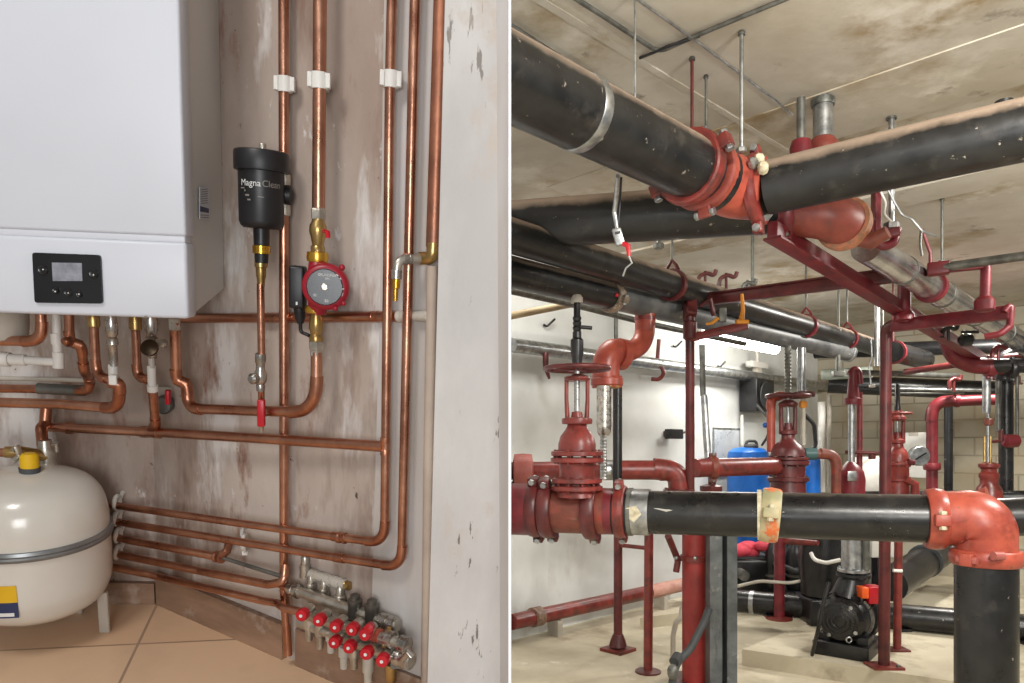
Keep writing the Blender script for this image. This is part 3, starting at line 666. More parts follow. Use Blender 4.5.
# --- low pipes
sl = [0, 0]
t = pipe('copper_pipe', 'third copper pipe up from the ledge, ending in a capped tee', [LW(112, 537, .03), LW(219, 557, .03)], .0084, COPPER, LEFT)
psl(t, LW(215.5, 556.3, .03), LW(222.5, 557.8, .03), .0125, COPPERJ, 'tee')
t.part('tee_branch', MB().tube([LW(219, 557, .03), LW(227, 551, .03), LW(229, 543, .02)], .0075, 14), COPPERD)
pipe('thin_tube', 'thin dull steel tube sloping from the capped tee towards the manifold', [LW(222, 557.5, .03), LW(252, 567, .03), LW(284, 577, .035)], .0045, GALVD, LEFT, bend=0)
t = pipe('copper_pipe', 'fourth copper pipe along the ledge, turning up beside the floor pipe', [LW(112, 553, .03), LW(200, 571, .035), LW(268, 584.5, .045), LW(284.5, 582, .045), LW(285.5, 566, .03)], .009, COPPER, LEFT, bend=.03, elbows=False)
t = pipe('copper_pipe', 'lowest copper pipe just above the brown board, feeding the manifold', [LW(112, 567, .03), LW(160, 577, .03), LW(262, 600.5, .035), LW(277, 603, .04), LW(284, 608, .05), LW(303, 612.5, .05)], .0085, COPPER, LEFT, bend=.02)
for i, (px, py, o, h) in enumerate(((117, 503, .03, 'the highest low pipe'), (117, 519, .03, 'the second low pipe'), (118, 536, .03, 'the third low pipe'), (118, 553, .03, 'the fourth low pipe'))):
    c = LW(px, py, o); mb = MB()
    pth = [c+V((0, .0135*math.cos(a), .0135*math.sin(a))) for a in [PI*k/10*1.35-.5 for k in range(11)]]
    mb.tube([V((c.x, LW(px, py, 0).y, c.z+.012))]+[p for p in reversed(pth)], .0042, 8)
    solo('hook_clip', mb, WHITEP, 'white hook clip beside the tank on '+h, 'clip', LEFT)
t = Thing('pipe_clip', 'white double clip with a hanging tag on the second low pipe', 'clip', LEFT)
c = LW(244, 542, .027); t.part('ring', MB().torus(c, X, .0125, .0034, 24, 8), WHITEP)
t.part('ring', MB().torus(LW(243, 532, .02), X, .009, .003, 24, 8), WHITEP)
t.part('tag', MB().box(LW(245, 553, .03), X*.005, Y*.002, Z*.004, .001), WHITEP)
t.part('stem', MB().tube([LW(244, 546, .04), LW(245, 552, .032)], .0025, 8), WHITEP)

# --- heating manifold
def LM(px, py, o=0.0):    # the manifold leans along the board line: depth falls to the right
    return LW(px, py, .055-o)
def rail(t, a, b, r, m, n):
    A_, B2 = V(a), V(b); t.part(n, MB().tube([A_, B2], r, 18), m)
t = Thing('heating_manifold', 'nickel heating manifold with two rows of red knobs in the corner', 'manifold', LEFT)
t.part('inlet_pipe', MB().tube([LM(281, 584, .03), LM(291, 589.5, .03)], .0075, 14), COPPERJ)
rail(t, LM(289, 588, .03), LM(398, 626, .03), .0095, NICKEL, 'upper_rail')
rail(t, LM(302, 612.5), LM(408, 646), .0095, NICKEL, 'middle_rail')
rail(t, LM(300, 622, .015), LM(412, 662, .0), .0095, NICKEL, 'lower_rail')
rail(t, LM(303, 571, .05), LM(346, 584.5, .05), .0085, CREAMP, 'top_rail')
for (x, y_) in ((306, 572), (314, 575), (329, 580), (338, 582.5)):
    sleeve(t, LM(x-3, y_-1, .05), LM(x+3, y_+1, .05), .0105, CREAMP, 'rail_nut')
sleeve(t, LM(344, 584, .05), LM(350, 586.5, .05), .0075, BRASS, 'end_plug')
for (x, y_) in ((305, 565), (311, 584), (324, 589), (340, 596)):
    t.part('vent', MB().lathe([(.009, -.022), (.009, 0), (.0068, .002), (.0068, .014), (.004, .018)], LM(x, y_, .045), Z, 16), NICKEL)
for (x, y_) in ((296, 590.5), (384, 621), (392, 624)):
    sleeve(t, LM(x-3.4, y_-1, .03), LM(x+3.4, y_+1.2, .03), .0125, CHROME, 'rail_nut')
for (x, y_) in ((355, 602), (372, 607)):
    t.part('air_vent', MB().lathe([(.011, -.024), (.011, -.006), (.012, -.004), (.012, .004), (.008, .006), (.008, .012), (.005, .014)], LM(x, y_, .028), Z, 16), mat('dark_nickel', S(120, 116, 108), S(84, 80, 74), .4, .7) if x == 355 else MATS['dark_nickel'])
for (x, y_) in ((390, 639), (404, 644.5)):
    sleeve(t, LM(x-4, y_-1.4), LM(x+4, y_+1.4), .013, CHROME, 'rail_nut')
sleeve(t, LM(373, 634), LM(381, 636.5), .0112, ORANGE, 'orange_ring')
for i, (x, y_) in enumerate(((304.5, 613), (321.5, 618.3), (338, 624.5), (354.5, 627.3), (367.5, 632), (337, 640), (351.5, 644.8), (368.5, 651), (384.5, 658))):
    p = LM(x, y_, -.02); ax = V((-.25, -.95, .12)).normalized()
    k_ = t.part('valve_stem', MB().lathe([(.0085, -.004), (.0085, .014), (.006, .018)], p-ax*.02, ax, 14), NICKEL)
    kb = MB(); r_ = .0098
    kb.lathe([(r_*.8, -.002), (r_, 0), (r_, .011), (r_*.86, .014), (0, .0145)], p, ax, 20)
    kn = t.part('red_knob', kb, KNOBRED)
    if i == 4: t.part('red_knob', MB().lathe([(r_*.6, -.002), (r_*.7, 0), (r_*.7, .011), (0, .0125)], LM(371, 626, -.028), ax, 16), KNOBRED)
    kn.part('screw_cap', MB().lathe([(.0028, .0142), (.0024, .0154), (0, .0156)], p, ax, 10), INKW)
for i, (x, y0, y1, m_) in enumerate(((309, 618, 640, NICKEL), (320, 624, 648, NICKEL), (331, 630, 652, CREAMP), (344, 646, 668, CREAMP), (354, 648, 668, NICKEL), (368, 656, 690, CREAMP), (391, 664, 700, BRASS))):
    a = LM(x, y0, .01); b = LM(x, y1, .01)
    t.part('outlet', MB().tube([a, a+(b-a)*.45, a+(b-a)*.5, b], [.0088, .0088, .0066, .006], 14), m_)
sleeve(t, LM(397, 656, .004), LM(411, 661.5, .002), .014, CHROME, 'end_valve')
t.part('end_valve_handle', MB().tube([LM(402, 660, -.02), LM(409, 652, -.022), LM(412, 656, -.02)], .0045, 10), CHROME)
t.part('bracket', MB().prism([LM(387, 628, .0), LM(391, 629, .0), LM(384, 652, .0), LM(380, 650, .0)], (0, .006, 0)), BRASS)
t.part('wall_bracket', MB().box(LM(346, 628, .045), X*.012, Y*.04, Z*.01), GALVD)
t.part('wall_bracket', MB().box(LM(400, 645, .045), X*.012, Y*.05, Z*.012), GALVD)

pipe = _pipe

# ================================================================== RIGHT ROOM (pump hall)
CEIL = 3.2
def zy(py, d): return CAMZ-(py-HY)*d/F
def vl(prof, px, d, seg=28, y0=445):
    """lathe about the vertical through image column px at depth d; profile as (radius px, image y)"""
    k = d/F; c = R(px, HY, d)
    return MB().lathe([(r*k, (HY-yy)*k) for r, yy in prof], c, Z, seg)
WALL0 = V((0, 6.07, 0))
def onwall(px, py, off=0.0):
    t = ((px-512)/F*WALL0.y)/(UD.x-(px-512)/F*UD.y); p = WALL0+UD*t
    # stand off toward the room
    q = p-VD*off; s = (px-512)/F
    tt = (s*q.y-q.x)/(UD.x-s*UD.y); q = q+UD*tt
    return R(px, py, q.y)
CT = 5.85
CORNER = WALL0+UD*CT
ND = -VD   # along the block wall to the right
# --- setting
struct('floor_pump_hall', MB().prism([V((-.02, .2, 0)), V((9, .2, 0)), V((9, 12, 0)), V((-.02, 12, 0))], (0, 0, -.15)), FLOORR)
struct('ceiling', MB().prism([V((-.02, .2, CEIL)), V((9, .2, CEIL)), V((9, 12, CEIL)), V((-.02, 12, CEIL))], (0, 0, .15)), CONC)
a = WALL0-UD*.03
struct('wall_white', MB().prism([a, CORNER, CORNER+Z*CEIL, a+Z*CEIL], VD*.12), WALLW)
BLOCK = brickmat('block_wall', S(190, 183, 166), S(170, 162, 144), S(146, 139, 122), .44, .215, (0, .03), .010, (tuple(ND), (0, 0, 1)), .85, (S(160, 142, 112), 2.2), .5, .5)
b = CORNER-ND*.1
struct('wall_block', MB().prism([b, CORNER+ND*6.5, CORNER+ND*6.5+Z*CEIL, b+Z*CEIL], UD*.15), BLOCK)
fr = .85
def xa(px, d): return (px-512)/F*d
zb0 = -0.3
struct('wall_middle', MB().prism([V((xa(508.4, fr), fr, zb0)), V((xa(511.2, fr), fr, zb0)), V((xa(511.2, 6.2), 6.2, zb0)), V((xa(508.4, 6.2), 6.2, zb0))], (0, 0, CEIL+.6)), PARTW)
# shallow downstand bands of the ceiling
def cband(px, py, w0, drop, name, lab):
    p = RZ(px, py, CEIL); p.z = CEIL
    q0 = p+VD*1.6; q1 = p-VD*5.5
    if q0.x < 0: q0 = p+VD*(p.x/.6976)
    struct(name, MB().prism([q0, q1, q1+UD*w0, q0+UD*w0], (0, 0, -drop)), CONC, None, lab)
cband(800, 100, .55, .006, 'trim_3', 'shallow concrete band across the ceiling above the black pipes')
cband(740, 225, .35, .016, 'trim_4', 'deeper concrete beam across the far ceiling')
p = RZ(560, 15, CEIL); p.z = CEIL
struct('trim_5', MB().prism([p-UD*1.2, p+UD*2.4, p+UD*2.4-VD*.03, p-UD*1.2-VD*.03], (0, 0, -.008)), CONC, None, 'formwork seam along the ceiling')
# plinth
P0 = RZ(742, 649, .12); P1 = RZ(925, 677, .12)
P2 = P1+(P1-P0)*2.5; pl = [P0, P2, P2+UD*3.6, P0+UD*3.6]
for q in pl: q.z = 0
struct('floor_plinth', MB().prism(pl, (0, 0, .12)), PLINTH)
Q0 = RZ(683, 606, .10); Q0.z = 0; Q1 = RZ(640, 618, .10); Q1.z = 0
struct('floor_kerb', MB().prism([V((Q1.x, Q1.y, 0)), V((Q0.x+.25, Q0.y-.1, 0)), V((Q0.x+.9, Q0.y+.7, 0)), V((Q1.x+.75, Q1.y+.75, 0))], (0, 0, .10)), PLINTH)

def run(name, label, pts, r, m, **k):
    q = [R(*p) for p in pts]
    if pts[-1][0] >= 1055: q[-1] = q[-1]+(q[-1]-q[-2]).normalized()*1.0
    return pipe(name, label, q, r, m, **k)
# --- upper black pipes
A0 = R(511.6, 79, 2.26); A1 = R(700, 172, 3.04); K = R(738, 189, 3.18); C0 = R(768, 187.5, 3.12); C1 = R(1075, 118, 2.55)
ua = (A1-A0).normalized()
t = pipe('black_pipe', 'large dusty black pipe coming from the white wall end at upper left', [A0-ua*.2, A1], .124, BLACK)
ua = (A1-A0).normalized(); uc = (C1-C0).normalized()
p = A0+(A1-A0)*.30
t.part('tape_band', MB().lathe([(.1255, -.022), (.1265, -.02), (.1265, .02), (.1255, .022)], p, ua, 40), GALV)
t = Thing('pipe_elbow', 'bright orange-red elbow joining the two big black pipes at upper centre', 'elbow')
path, _ = fillet([R(706, 175, 3.06), K, R(764, 188.5, 3.13)], .16, 12)
t.part('elbow_body', MB().tube(path, .128, 28), ORANGE)
t.part('end_ring', MB().tube([path[0]-ua*.01, path[0]+ua*.03], .138, 28), ORANGE)
groove(t, R(690, 167, 3.0), ua, .128, .062, RED, V((.55, -.75, .35)), GALV)
groove(t, R(702, 173, 3.05), ua, .126, .03, DULLOR, V((.2, .3, .9)), GALV)
groove(t, R(757, 190, 3.15), uc, .126, .05, RED, V((.35, -.2, .9)), GALV)
t.part('gasket_ring', MB().tube([R(762, 189, 3.13), R(765.5, 188.5, 3.12)], .131, 32), GALVD, 'grey gasket ring')
for q_ in (R(753, 164, 3.02), R(759, 160, 3.03), R(763, 168, 3.0)): t.part('bolt', MB().lathe([(.012, -.02), (.022, -.018), (.022, .018), (.012, .03)], q_, V((-.3, -.9, .2)), 8), TAPE if q_.x > 1.0 else GALV)
t.part('black_ring', MB().tube([R(709, 177, 3.07), R(718, 181, 3.1)], .1295, 28), BLACKC, 'black sleeve between coupling and elbow')
t = pipe('black_pipe', 'large scuffed black pipe running to the upper right edge', [C0, C1+uc*1.3], .112, BLACK)
ck = C0+(C1-C0)*.93
t.part('top_nozzle', MB().lathe([(.03, .10), (.03, .122), (.026, .124), (.0, .124)], R(1004, 135, 2.67)-Z*.0, Z, 16), BLACKC)
B0 = R(511.6, 225, 3.85); B1 = R(792, 206, 3.47)
t = pipe('black_pipe', 'big black pipe passing behind the upper elbow at upper left', [B0-(B1-B0)*.1, B1], .122, BLACK)
t = Thing('pipe_elbow', 'dull orange elbow half hidden under the right black pipe', 'elbow')
path, _ = fillet([R(786, 212, 3.5), R(836, 216, 3.42), R(866, 247, 3.75)], .17, 12)
t.part('elbow_body', MB().tube(path[:-1], .108, 28), DULLOR)
u1 = (R(866, 247, 3.75)-R(836, 216, 3.42)).normalized()
groove(t, R(784, 213, 3.5), (B1-B0).normalized(), .116, .07, CRIM, V((0, .5, 1)))
p = path[-2]; t.part('tape_ring', MB().lathe([(.108, -.03), (.124, -.026), (.127, 0), (.124, .026), (.108, .03)], p, u1, 32), mat('tape_speckled', S(196, 124, 92), S(120, 104, 80), .6, 0, 26))
t.part('drain_stub', MB().tube([R(842, 236, 3.55), R(872, 241, 3.45), R(888, 232, 3.4)], [.035, .04, .03], 14), RUSTY)
# ceiling posts over the dull orange elbow
t = Thing('ceiling_support', 'pair of short galvanised tubes from ceiling to the dull orange elbow', 'hanger')
t.part('tube', vl([(9.5, 156), (9.5, 98)], 823, 3.4), GALV)
t.part('tube', vl([(4.2, 152), (4.2, 98)], 801, 3.35), GALVD)
t.part('collar', vl([(11, 106), (11.5, 104), (11.5, 100), (9.5, 99)], 823, 3.4), GALVD)
t.part('saddle', vl([(13, 185), (15, 150), (14, 143), (11, 139), (9.8, 138)], 823, 3.4), DULLOR)
t.part('saddle', vl([(10, 170), (11, 148), (9, 141), (4.5, 139)], 801, 3.35), CRIM)

# --- thin things on the ceiling
def rod(label, px, y1, d, r=.005, m=None, ztop=CEIL, nut=True, px2=None, name='hanger_rod', group=None):
    a = R(px, y1, d); b = V((a.x, a.y, ztop)) if px2 is None else None
    t = Thing(name, label, 'rod', None, group)
    t.part('rod', MB().tube([a, b], r, 10), m or GALV)
    if nut:
        mb = MB(); mb.hexnut(a, Z, r*2.6, r*2.4); t.part('nut', mb, m or GALV)
        t.part('anchor', MB().lathe([(r*1.8, -.016), (r*1.8, -.006), (r*1.4, 0)], b, Z, 12), GALVD)
rod('long galvanised rod holding the orange elbow from the ceiling', 741.5, 150, 2.86, .0078)
rod('thin pale rod in front of the dusty black pipe, upper left', 635, 112, 2.62, .004, GALV)
rod('rusty rod dropping to the left coupling of the orange elbow', 692, 133, 3.05, .007, REDD)
rod('short grey rod beside the rusty rod at the orange elbow', 706, 140, 3.2, .006, GALVD)
rod('free-standing grey rod in front of the far right ceiling', 942, 262, 4.8, .0085, GALVD)
rod('thin dark rod right of the orange elbow, far behind', 752.5, 288, 5.5, .012, GALVD)
rod('dark rod holding the red pipe hanger under the big black pipe', 658.5, 246, 5.0, .014, GALVD)
rod('far grey rod between the two crimson clamps of the long black pipes', 838.5, 330, 6.75, .010, GALVD)
rod('thick galvanised rod to the crimson clamp under the right black pipe', 891.5, 226, 3.6, .014, GALV)
rod('thin dark wire rod at the far right by the trapeze', 880, 300, 6.2, .012, GALVD)
def cp(*pts, drop=.02):
    out = []
    for px, py in pts: p = RZ(px, py, CEIL-drop); out.append(p)
    return out
t = pipe('conduit', 'grey conduit along the ceiling with a bend at top centre', cp((556, -14), (600, 14), (655, 50), (664, 50), (700, 34), (790, -3)), .009, GALVD, bend=.05)
solo('conduit', MB().tube(cp((634, -3), (700, 44), (775, 100), (792, 115)), .0055, 10), GALV, 'thin bright steel wire crossing the ceiling to the galvanised tubes', 'conduit')
solo('conduit', MB().tube(cp((511.8, 27), (560, 58), (660, 122), (700, 148), drop=.03), .013, 12), GALVD, 'straight conduit just above the dusty black pipe', 'conduit')
solo('cable', MB().tube(fillet([RZ(640, 58, CEIL-.005), RZ(655, 52, CEIL-.03), RZ(668, 46, CEIL-.03), RZ(700, 36, CEIL-.02)], .03)[0], .006, 8), BLACKP, 'short dark cable twisted round the ceiling conduit', 'cable')

# --- strap hanging at upper left
t = Thing('strap_hanger', 'grey strap with a silver buckle and red tip hanging at left', 'hanger')
t.part('strap', MB().tube([R(618, 176, 2.75), R(616.5, 195, 2.9), R(614.5, 212, 2.95), R(617, 228, 2.95)], [.009, .011, .010, .008], 10), GALV)
t.part('strap', MB().tube([R(621, 178, 2.78), R(620, 200, 2.95), R(618, 226, 2.97)], .005, 10), BLACKP)
bk = MB(); bk.box(R(618.5, 237, 2.94), V((.018, 0, .004)), Y*.012, V((-.010, 0, .034)), .006)
t.part('buckle', bk, GALV)
t.part('buckle_slot', MB().box(R(617.5, 233, 2.93), V((.010, 0, .002)), Y*.006, Z*.005), BLACKP)
t.part('red_tip', MB().tube([R(622, 243, 2.94), R(628, 246, 2.93), R(629, 256, 2.93)], [.012, .011, .007], 10), KNOBRED)
t.part('wire', MB().tube([R(629, 256, 2.93), R(632, 263, 2.93), R(626, 268, 2.95), R(623, 276, 2.97)], .004, 8), GALV)

# --- lower black pipe pair
H20 = RZ(545, 246, 2.62); H21 = RZ(884, 350, 2.62); uh = (H21-H20).normalized()
t = pipe('black_pipe', 'upper of the two long black pipes running away under the ceiling', [H20-uh*.45, H21], .086, BLACK)
def ath(px, H0, H1):
    s = (px-512)/F; dd = H1-H0; k = (s*H0.y-H0.x)/(dd.x-s*dd.y); return H0+dd*k
def clevis(t, c, ax, r, m, ztop):
    """ring clamp with a yoke and eye above"""
    side = V((-ax.y, ax.x, 0)).normalized()
    t.part('ring_clamp', MB().lathe([(r*1.01, -.02), (r*1.14, -.018), (r*1.14, .018), (r*1.01, .02)], c, ax, 32), m)
    t.part('yoke', MB().tube([c+side*r*.5+Z*r*1.0, c+side*r*.32+Z*(r*1.35), c+Z*(r*1.75), c-side*r*.32+Z*(r*1.35), c-side*r*.5+Z*r*1.0], .012, 10), m)
    t.part('rod', MB().tube([c+Z*r*1.7, V((c.x, c.y, ztop))], .009, 10), GALVD)
for px, lab, m in ((672, 'dark red hanger clamp on the near stretch of the upper long black pipe', REDD), (806, 'crimson hanger clamp midway on the upper long black pipe', CRIM), (847, 'crimson hanger clamp near the far end of the upper long black pipe', CRIM)):
    t = Thing('pipe_hanger', lab, 'hanger', None, None); clevis(t, ath(px, H20, H21), uh, .09, m, CEIL)
for s_, px in ((0, 0), (1, 0)):
    pass
H10 = RZ(511.7, 272, 2.5); H11 = RZ(848, 353, 2.5); u_ = (H11-H10).normalized()
p612 = ath(611, H10, H11)
t = pipe('black_pipe', 'lower of the two long black pipes, cut off by a speckled clamp', [H10-u_*.25, p612], .082, BLACK)
t = pipe('grey_pipe', 'grey dusty continuation of the lower long pipe beyond the speckled clamp', [p612+u_*.03, H11], .080, mat('grey_lagging', S(108, 108, 106), S(74, 76, 78), .45, .2, 7, .1, 20, [(S(176, 172, 164), 9, .66, .72)], dust=(S(190, 182, 168), .9, 1.3, .9)))
t.part('end_cap', MB().lathe([(.078, -.05), (.088, -.045), (.090, .0), (.078, .012), (.05, .018), (0, .02)], H11, u_, 28), GALV, 'silver end cap')
t = Thing('pipe_clamp', 'speckled pale clamp with red spot on the lower long black pipe', 'clamp')
groove(t, p612, u_, .084, .06, mat('speckled_clamp', S(150, 132, 112), S(96, 84, 74), .5, 0, 30, wear=[(S(220, 210, 200), 24, .62, .68)]), V((.6, -.6, -.3)), GALV)
t.part('red_spot', MB().ball(p612+V((.02, -.10, -.015)), .012, 10), KNOBRED)
# thin pipes under them
run('grey_pipe', 'thin grey pipe below the two long black pipes at left', [(505, 289.5, 4.55), (575, 305, 5.1), (650, 324, 5.8), (745, 344, 6.8)], .022, GALVD)
run('grey_pipe', 'beige painted pipe close under the thin grey pipe at left', [(505, 317, 5.1), (580, 302, 5.2), (612, 310, 5.4)], .026, mat('beige_paint', S(170, 150, 116), S(140, 122, 92), .6), bend=.3)

# --- galvanised jacketed pipe and red beams going away at upper right
D0 = R(866, 247, 3.75); D1 = R(1060, 367, 6.6); ud = (D1-D0).normalized()
t = pipe('jacketed_pipe', 'shiny metal jacketed pipe running away at upper right', [D0, D1+ud*.8], .078, JACKET)
for k_ in (.12, .27, .42, .58, .75):
    q = D0+(D1-D0)*k_; t.part('jacket_band', MB().lathe([(.078, -.012), (.0815, -.010), (.0815, .010), (.078, .012)], q, ud, 28), GALVD)
t.part('pink_stripe', MB().box(D0+(D1-D0)*.2+V((-.045, -.045, .045)), ud*.32, V((.012, -.012, 0)), V((.012, .012, .012))), mat('pink_stripe', S(190, 110, 120), S(170, 90, 100), .5))
F0 = R(772, 229, 3.35); F1 = R(1018, 380, 7.2)
uf = (F1-F0).normalized()
def bar(a, b, w, h, upv=Z):
    a = V(a); b = V(b); d = (b-a); l = d.length/2; d.normalize(); s = d.cross(upv).normalized(); u2 = s.cross(d)
    return MB().box((a+b)/2, d*l, s*w/2, u2*h/2, min(w, h)*.12)
t = Thing('support_beam', 'long dark red beam running away beneath the jacketed pipe', 'beam'); t.part('channel', bar(F0, F1, .05, .075), CRIM); t.part('flange', bar(F0-Z*.04, F1-Z*.04, .085, .012), CRIM)
G0 = R(684, 303, 5.05); G1 = R(902, 275, 4.15)
t = Thing('support_beam', 'dark red beam crossing from the left red post to the trapeze', 'beam'); t.part('channel', bar(G0, G1, .05, .072), REDD); t.part('flange', bar(G0+Z*.038, G1+Z*.038, .075, .01), REDD)
run('grey_pipe', 'thin grey pipe continuing the crossing beam to the right edge', [(930, 269, 4.1), (1060, 251, 3.7)], .024, GALVD)
t = Thing('trapeze_frame', 'crimson trapeze frame holding the jacketed pipe at right', 'frame')
t.part('top_sleeve', bar(R(927, 270, 4.1), R(950, 267.5, 4.05), .07, .07), CRIM)
t.part('top_bar', bar(R(948, 268, 4.06), R(987, 264, 4.0), .045, .05), CRIM)
t.part('hanger_post', MB().tube([R(986, 263, 4.0), R(984.5, 312, 4.0)], .026, 14), CRIM)
t.part('hanger_post', MB().tube([R(904, 281, 4.6), R(904, 322, 4.6)], .038, 14), CRIM)
t.part('collar', MB().lathe([(.036, -.03), (.05, -.02), (.05, .03), (.034, .05)], R(984.5, 306, 4.0), Z, 18), CRIM)
t.part('collar', MB().lathe([(.036, -.03), (.06, -.02), (.06, .01), (.034, .05)], R(904, 317, 4.6), Z, 18), CRIM)
t.part('lower_bar', bar(R(893, 326, 4.7), R(1012, 312, 4.05), .06, .075), CRIM)
t.part('end_hook', MB().tube(fillet([R(1004, 312, 4.05), R(1011, 303, 4.05), R(1010, 326, 4.05), R(1000, 334, 4.05), R(985, 337, 4.1)], .03)[0], .018, 12), CRIM)
# crimson clamp above the jacketed pipe
t = Thing('pipe_hanger', 'crimson bracket above the start of the jacketed pipe', 'hanger')
t.part('upright', bar(R(876, 192, 3.6), R(876, 232, 3.6), .03, .05, Y), CRIM)
t.part('claw', MB().tube(fillet([R(872, 222, 3.6), R(871, 240, 3.6), R(884, 247, 3.6), R(894, 243, 3.6), R(897, 228, 3.6)], .04)[0], .022, 12), CRIM)
t.part('cross_bar', bar(R(872, 237, 3.6), R(900, 231, 3.55), .04, .04), CRIM)
t = Thing('pipe_hanger', 'crimson ring clamp on the jacketed pipe beside the trapeze sleeve', 'hanger')
q = D0+(D1-D0)*.22; t.part('ring_clamp', MB().lathe([(.08, -.022), (.094, -.02), (.094, .02), (.08, .022)], q, ud, 28), CRIM)
t.part('rod', MB().tube([q+Z*.08, q+Z*.2, V((q.x-.05, q.y, q.z+.34))], .010, 10), CRIM)
t = Thing('cable', 'loose pale cables looping down by the thick galvanised rod', 'cable')
t.part('wire', MB().tube(fillet([R(886, 186, 3.5), R(896, 205, 3.5), R(902, 215, 3.5), R(912, 219, 3.5), R(922, 231, 3.5), R(936, 236, 3.5)], .05)[0], .006, 8), GALV)
t.part('wire', MB().tube(fillet([R(880, 190, 3.5), R(886, 203, 3.5), R(884, 214, 3.5), R(892, 222, 3.5)], .03)[0], .005, 8), WHITEP)
t.part('wire', MB().tube(fillet([R(921, 231, 3.5), R(920, 244, 3.5), R(922, 256, 3.5)], .03)[0], .006, 8), GALVD)
# small beam clamps over the crossing beam
def jclamp(label, px, py, d, m=REDD, w=18):
    k = d/F; t = Thing('beam_clamp', label, 'clamp')
    t.part('hook', MB().tube(fillet([R(px-w*.5, py+5, d), R(px-w*.45, py-3, d), R(px, py-6, d), R(px+w*.4, py-3, d), R(px+w*.5, py-9, d)], .04)[0], 2.1*k, 10), m)
    t.part('screw', MB().tube([R(px-w*.1, py-8, d), R(px-w*.1, py+8, d)], 1.5*k, 8), m)
jclamp('small dark clamp on the long pipe left of the crossing beam', 707, 279, 5.3)
jclamp('small dark clamp on the long pipe just above the crossing beam', 728, 281, 5.4)
jclamp('small grey clamp on the beam under the thin dark rod', 749, 288, 5.0, GALVD, 14)
# left red post frame
t = Thing('support_post', 'slim dark red post rising through the middle to the crossing beam', 'post')
t.part('post', MB().tube([R(690, 676, 5.15), R(690, 316, 4.8)], .030, 18), REDD)
t.part('base_plate', MB().box(R(690, 676, 5.15)+Z*.01, X*.09, Y*.06, Z*.008), REDD)
t.part('top_tee', MB().lathe([(.034, -.05), (.045, -.04), (.045, .06), (.034, .07)], R(690, 332, 4.8), Z, 18), REDD)
t.part('arm', bar(R(690, 338, 4.8), R(748, 325, 4.65), .04, .05), RED)
t.part('bracket', bar(R(690, 318, 4.8), R(690, 300, 4.9), .07, .10, Y), REDD)
t = Thing('beam_clamp', 'yellow hanger clip on the end of the left red arm', 'clamp')
t.part('shank', MB().tube([R(742, 294, 4.65), R(743, 310, 4.65), R(741, 322, 4.65)], [.010, .013, .02], 12), YCLIP)
t.part('foot', MB().box(R(742, 322, 4.64), X*.04, Y*.02, Z*.012, .004), YCLIP)
t = Thing('beam_clamp', 'grey clevis with a yellow tail between the post and yellow clip', 'clamp')
t.part('clevis', MB().box(R(722, 315, 4.7), X*.025, Y*.02, Z*.045, .006), GALVD)
t.part('yellow_tail', MB().tube([R(718, 318, 4.65), R(712, 323, 4.65), R(706, 324, 4.65)], [.012, .010, .008], 10), YCLIP)
t.part('arm', MB().tube([R(700, 306, 4.75), R(711, 300, 4.7), R(714, 316, 4.7)], .016, 10), REDD)

# --- valves
def gate_valve(label, px, d, s, m=RED, mb_=None, wheel=RED, pd=None, nb=10, stem=BLACKM):
    """rising-stem gate valve; s holds image heights and half widths"""
    k = d/F; t = Thing('gate_valve', label, 'valve')
    c = lambda y: R(px, y, d)
    g = s.get
    t.part('valve_body', vl(g('body'), px, d, 32), mb_ or m)
    for (y, r, th) in g('flanges'):
        flange(t, c(y), Z, r*k, th*k, m, nb, None, 1.5*k)
    t.part('bonnet', vl(g('bonnet'), px, d, 32), m)
    ya, yb, hw = g('yoke')
    for sx in (-1, 1):
        a = c(yb)+X*sx*hw*k*.9; b = c(ya)+X*sx*hw*k
        t.part('yoke_arm', MB().tube([a, a+(b-a)*.5+X*sx*hw*k*.05, b], [2.6*k, 2.1*k, 2.1*k], 12), m)
    t.part('yoke_head', vl([(hw+1, ya+4), (hw+2.5, ya+2), (hw+2, ya), (hw*.6, ya-3)], px, d), m)
    t.part('gland', vl([(hw*.5, yb+2), (hw*1.25, yb), (hw*1.25, yb-3), (hw*.6, yb-4.5), (hw*.5, yb-11), (0, yb-11)], px, d), m)
    y0 = g('stem'); n = max(8, int((yb-y0)/2))
    st = [(g('stemr', 2)*(1.0 if i % 2 else .82), yb-4-(yb-4-y0)*i/n) for i in range(n+1)]
    t.part('stem', vl([(0, yb-4)]+st+[(0, y0)], px, d, 14), GALV)
    if g('cover'):
        t.part('stem_cover', vl(g('cover'), px, d, 18), stem)
    yw, rw, tr = g('wheel'); cw = c(yw); R_ = rw*k
    tilt = V(g('tilt', (0, 0, 1)))
    wp = t.part('handwheel', MB().torus(cw, tilt, R_, tr*k, 48, 12), wheel)
    u1 = tilt.orthogonal().normalized(); u2 = tilt.normalized().cross(u1)
    for i in range(5):
        a = 2*PI*i/5+.4; e = cw+(u1*math.cos(a)+u2*math.sin(a))*R_; wp.part('spoke', MB().tube([cw, e], tr*k*.7, 8), wheel)
    wp.part('hub', vl([(4.5, yw+2.5), (5, yw), (4.5, yw-3)], px, d, 18), wheel)
    return t
V1D = 4.05
NL = R(511.6, 509, 4.24); NR = R(938, 519, 3.56); NB = (NR-NL).normalized()
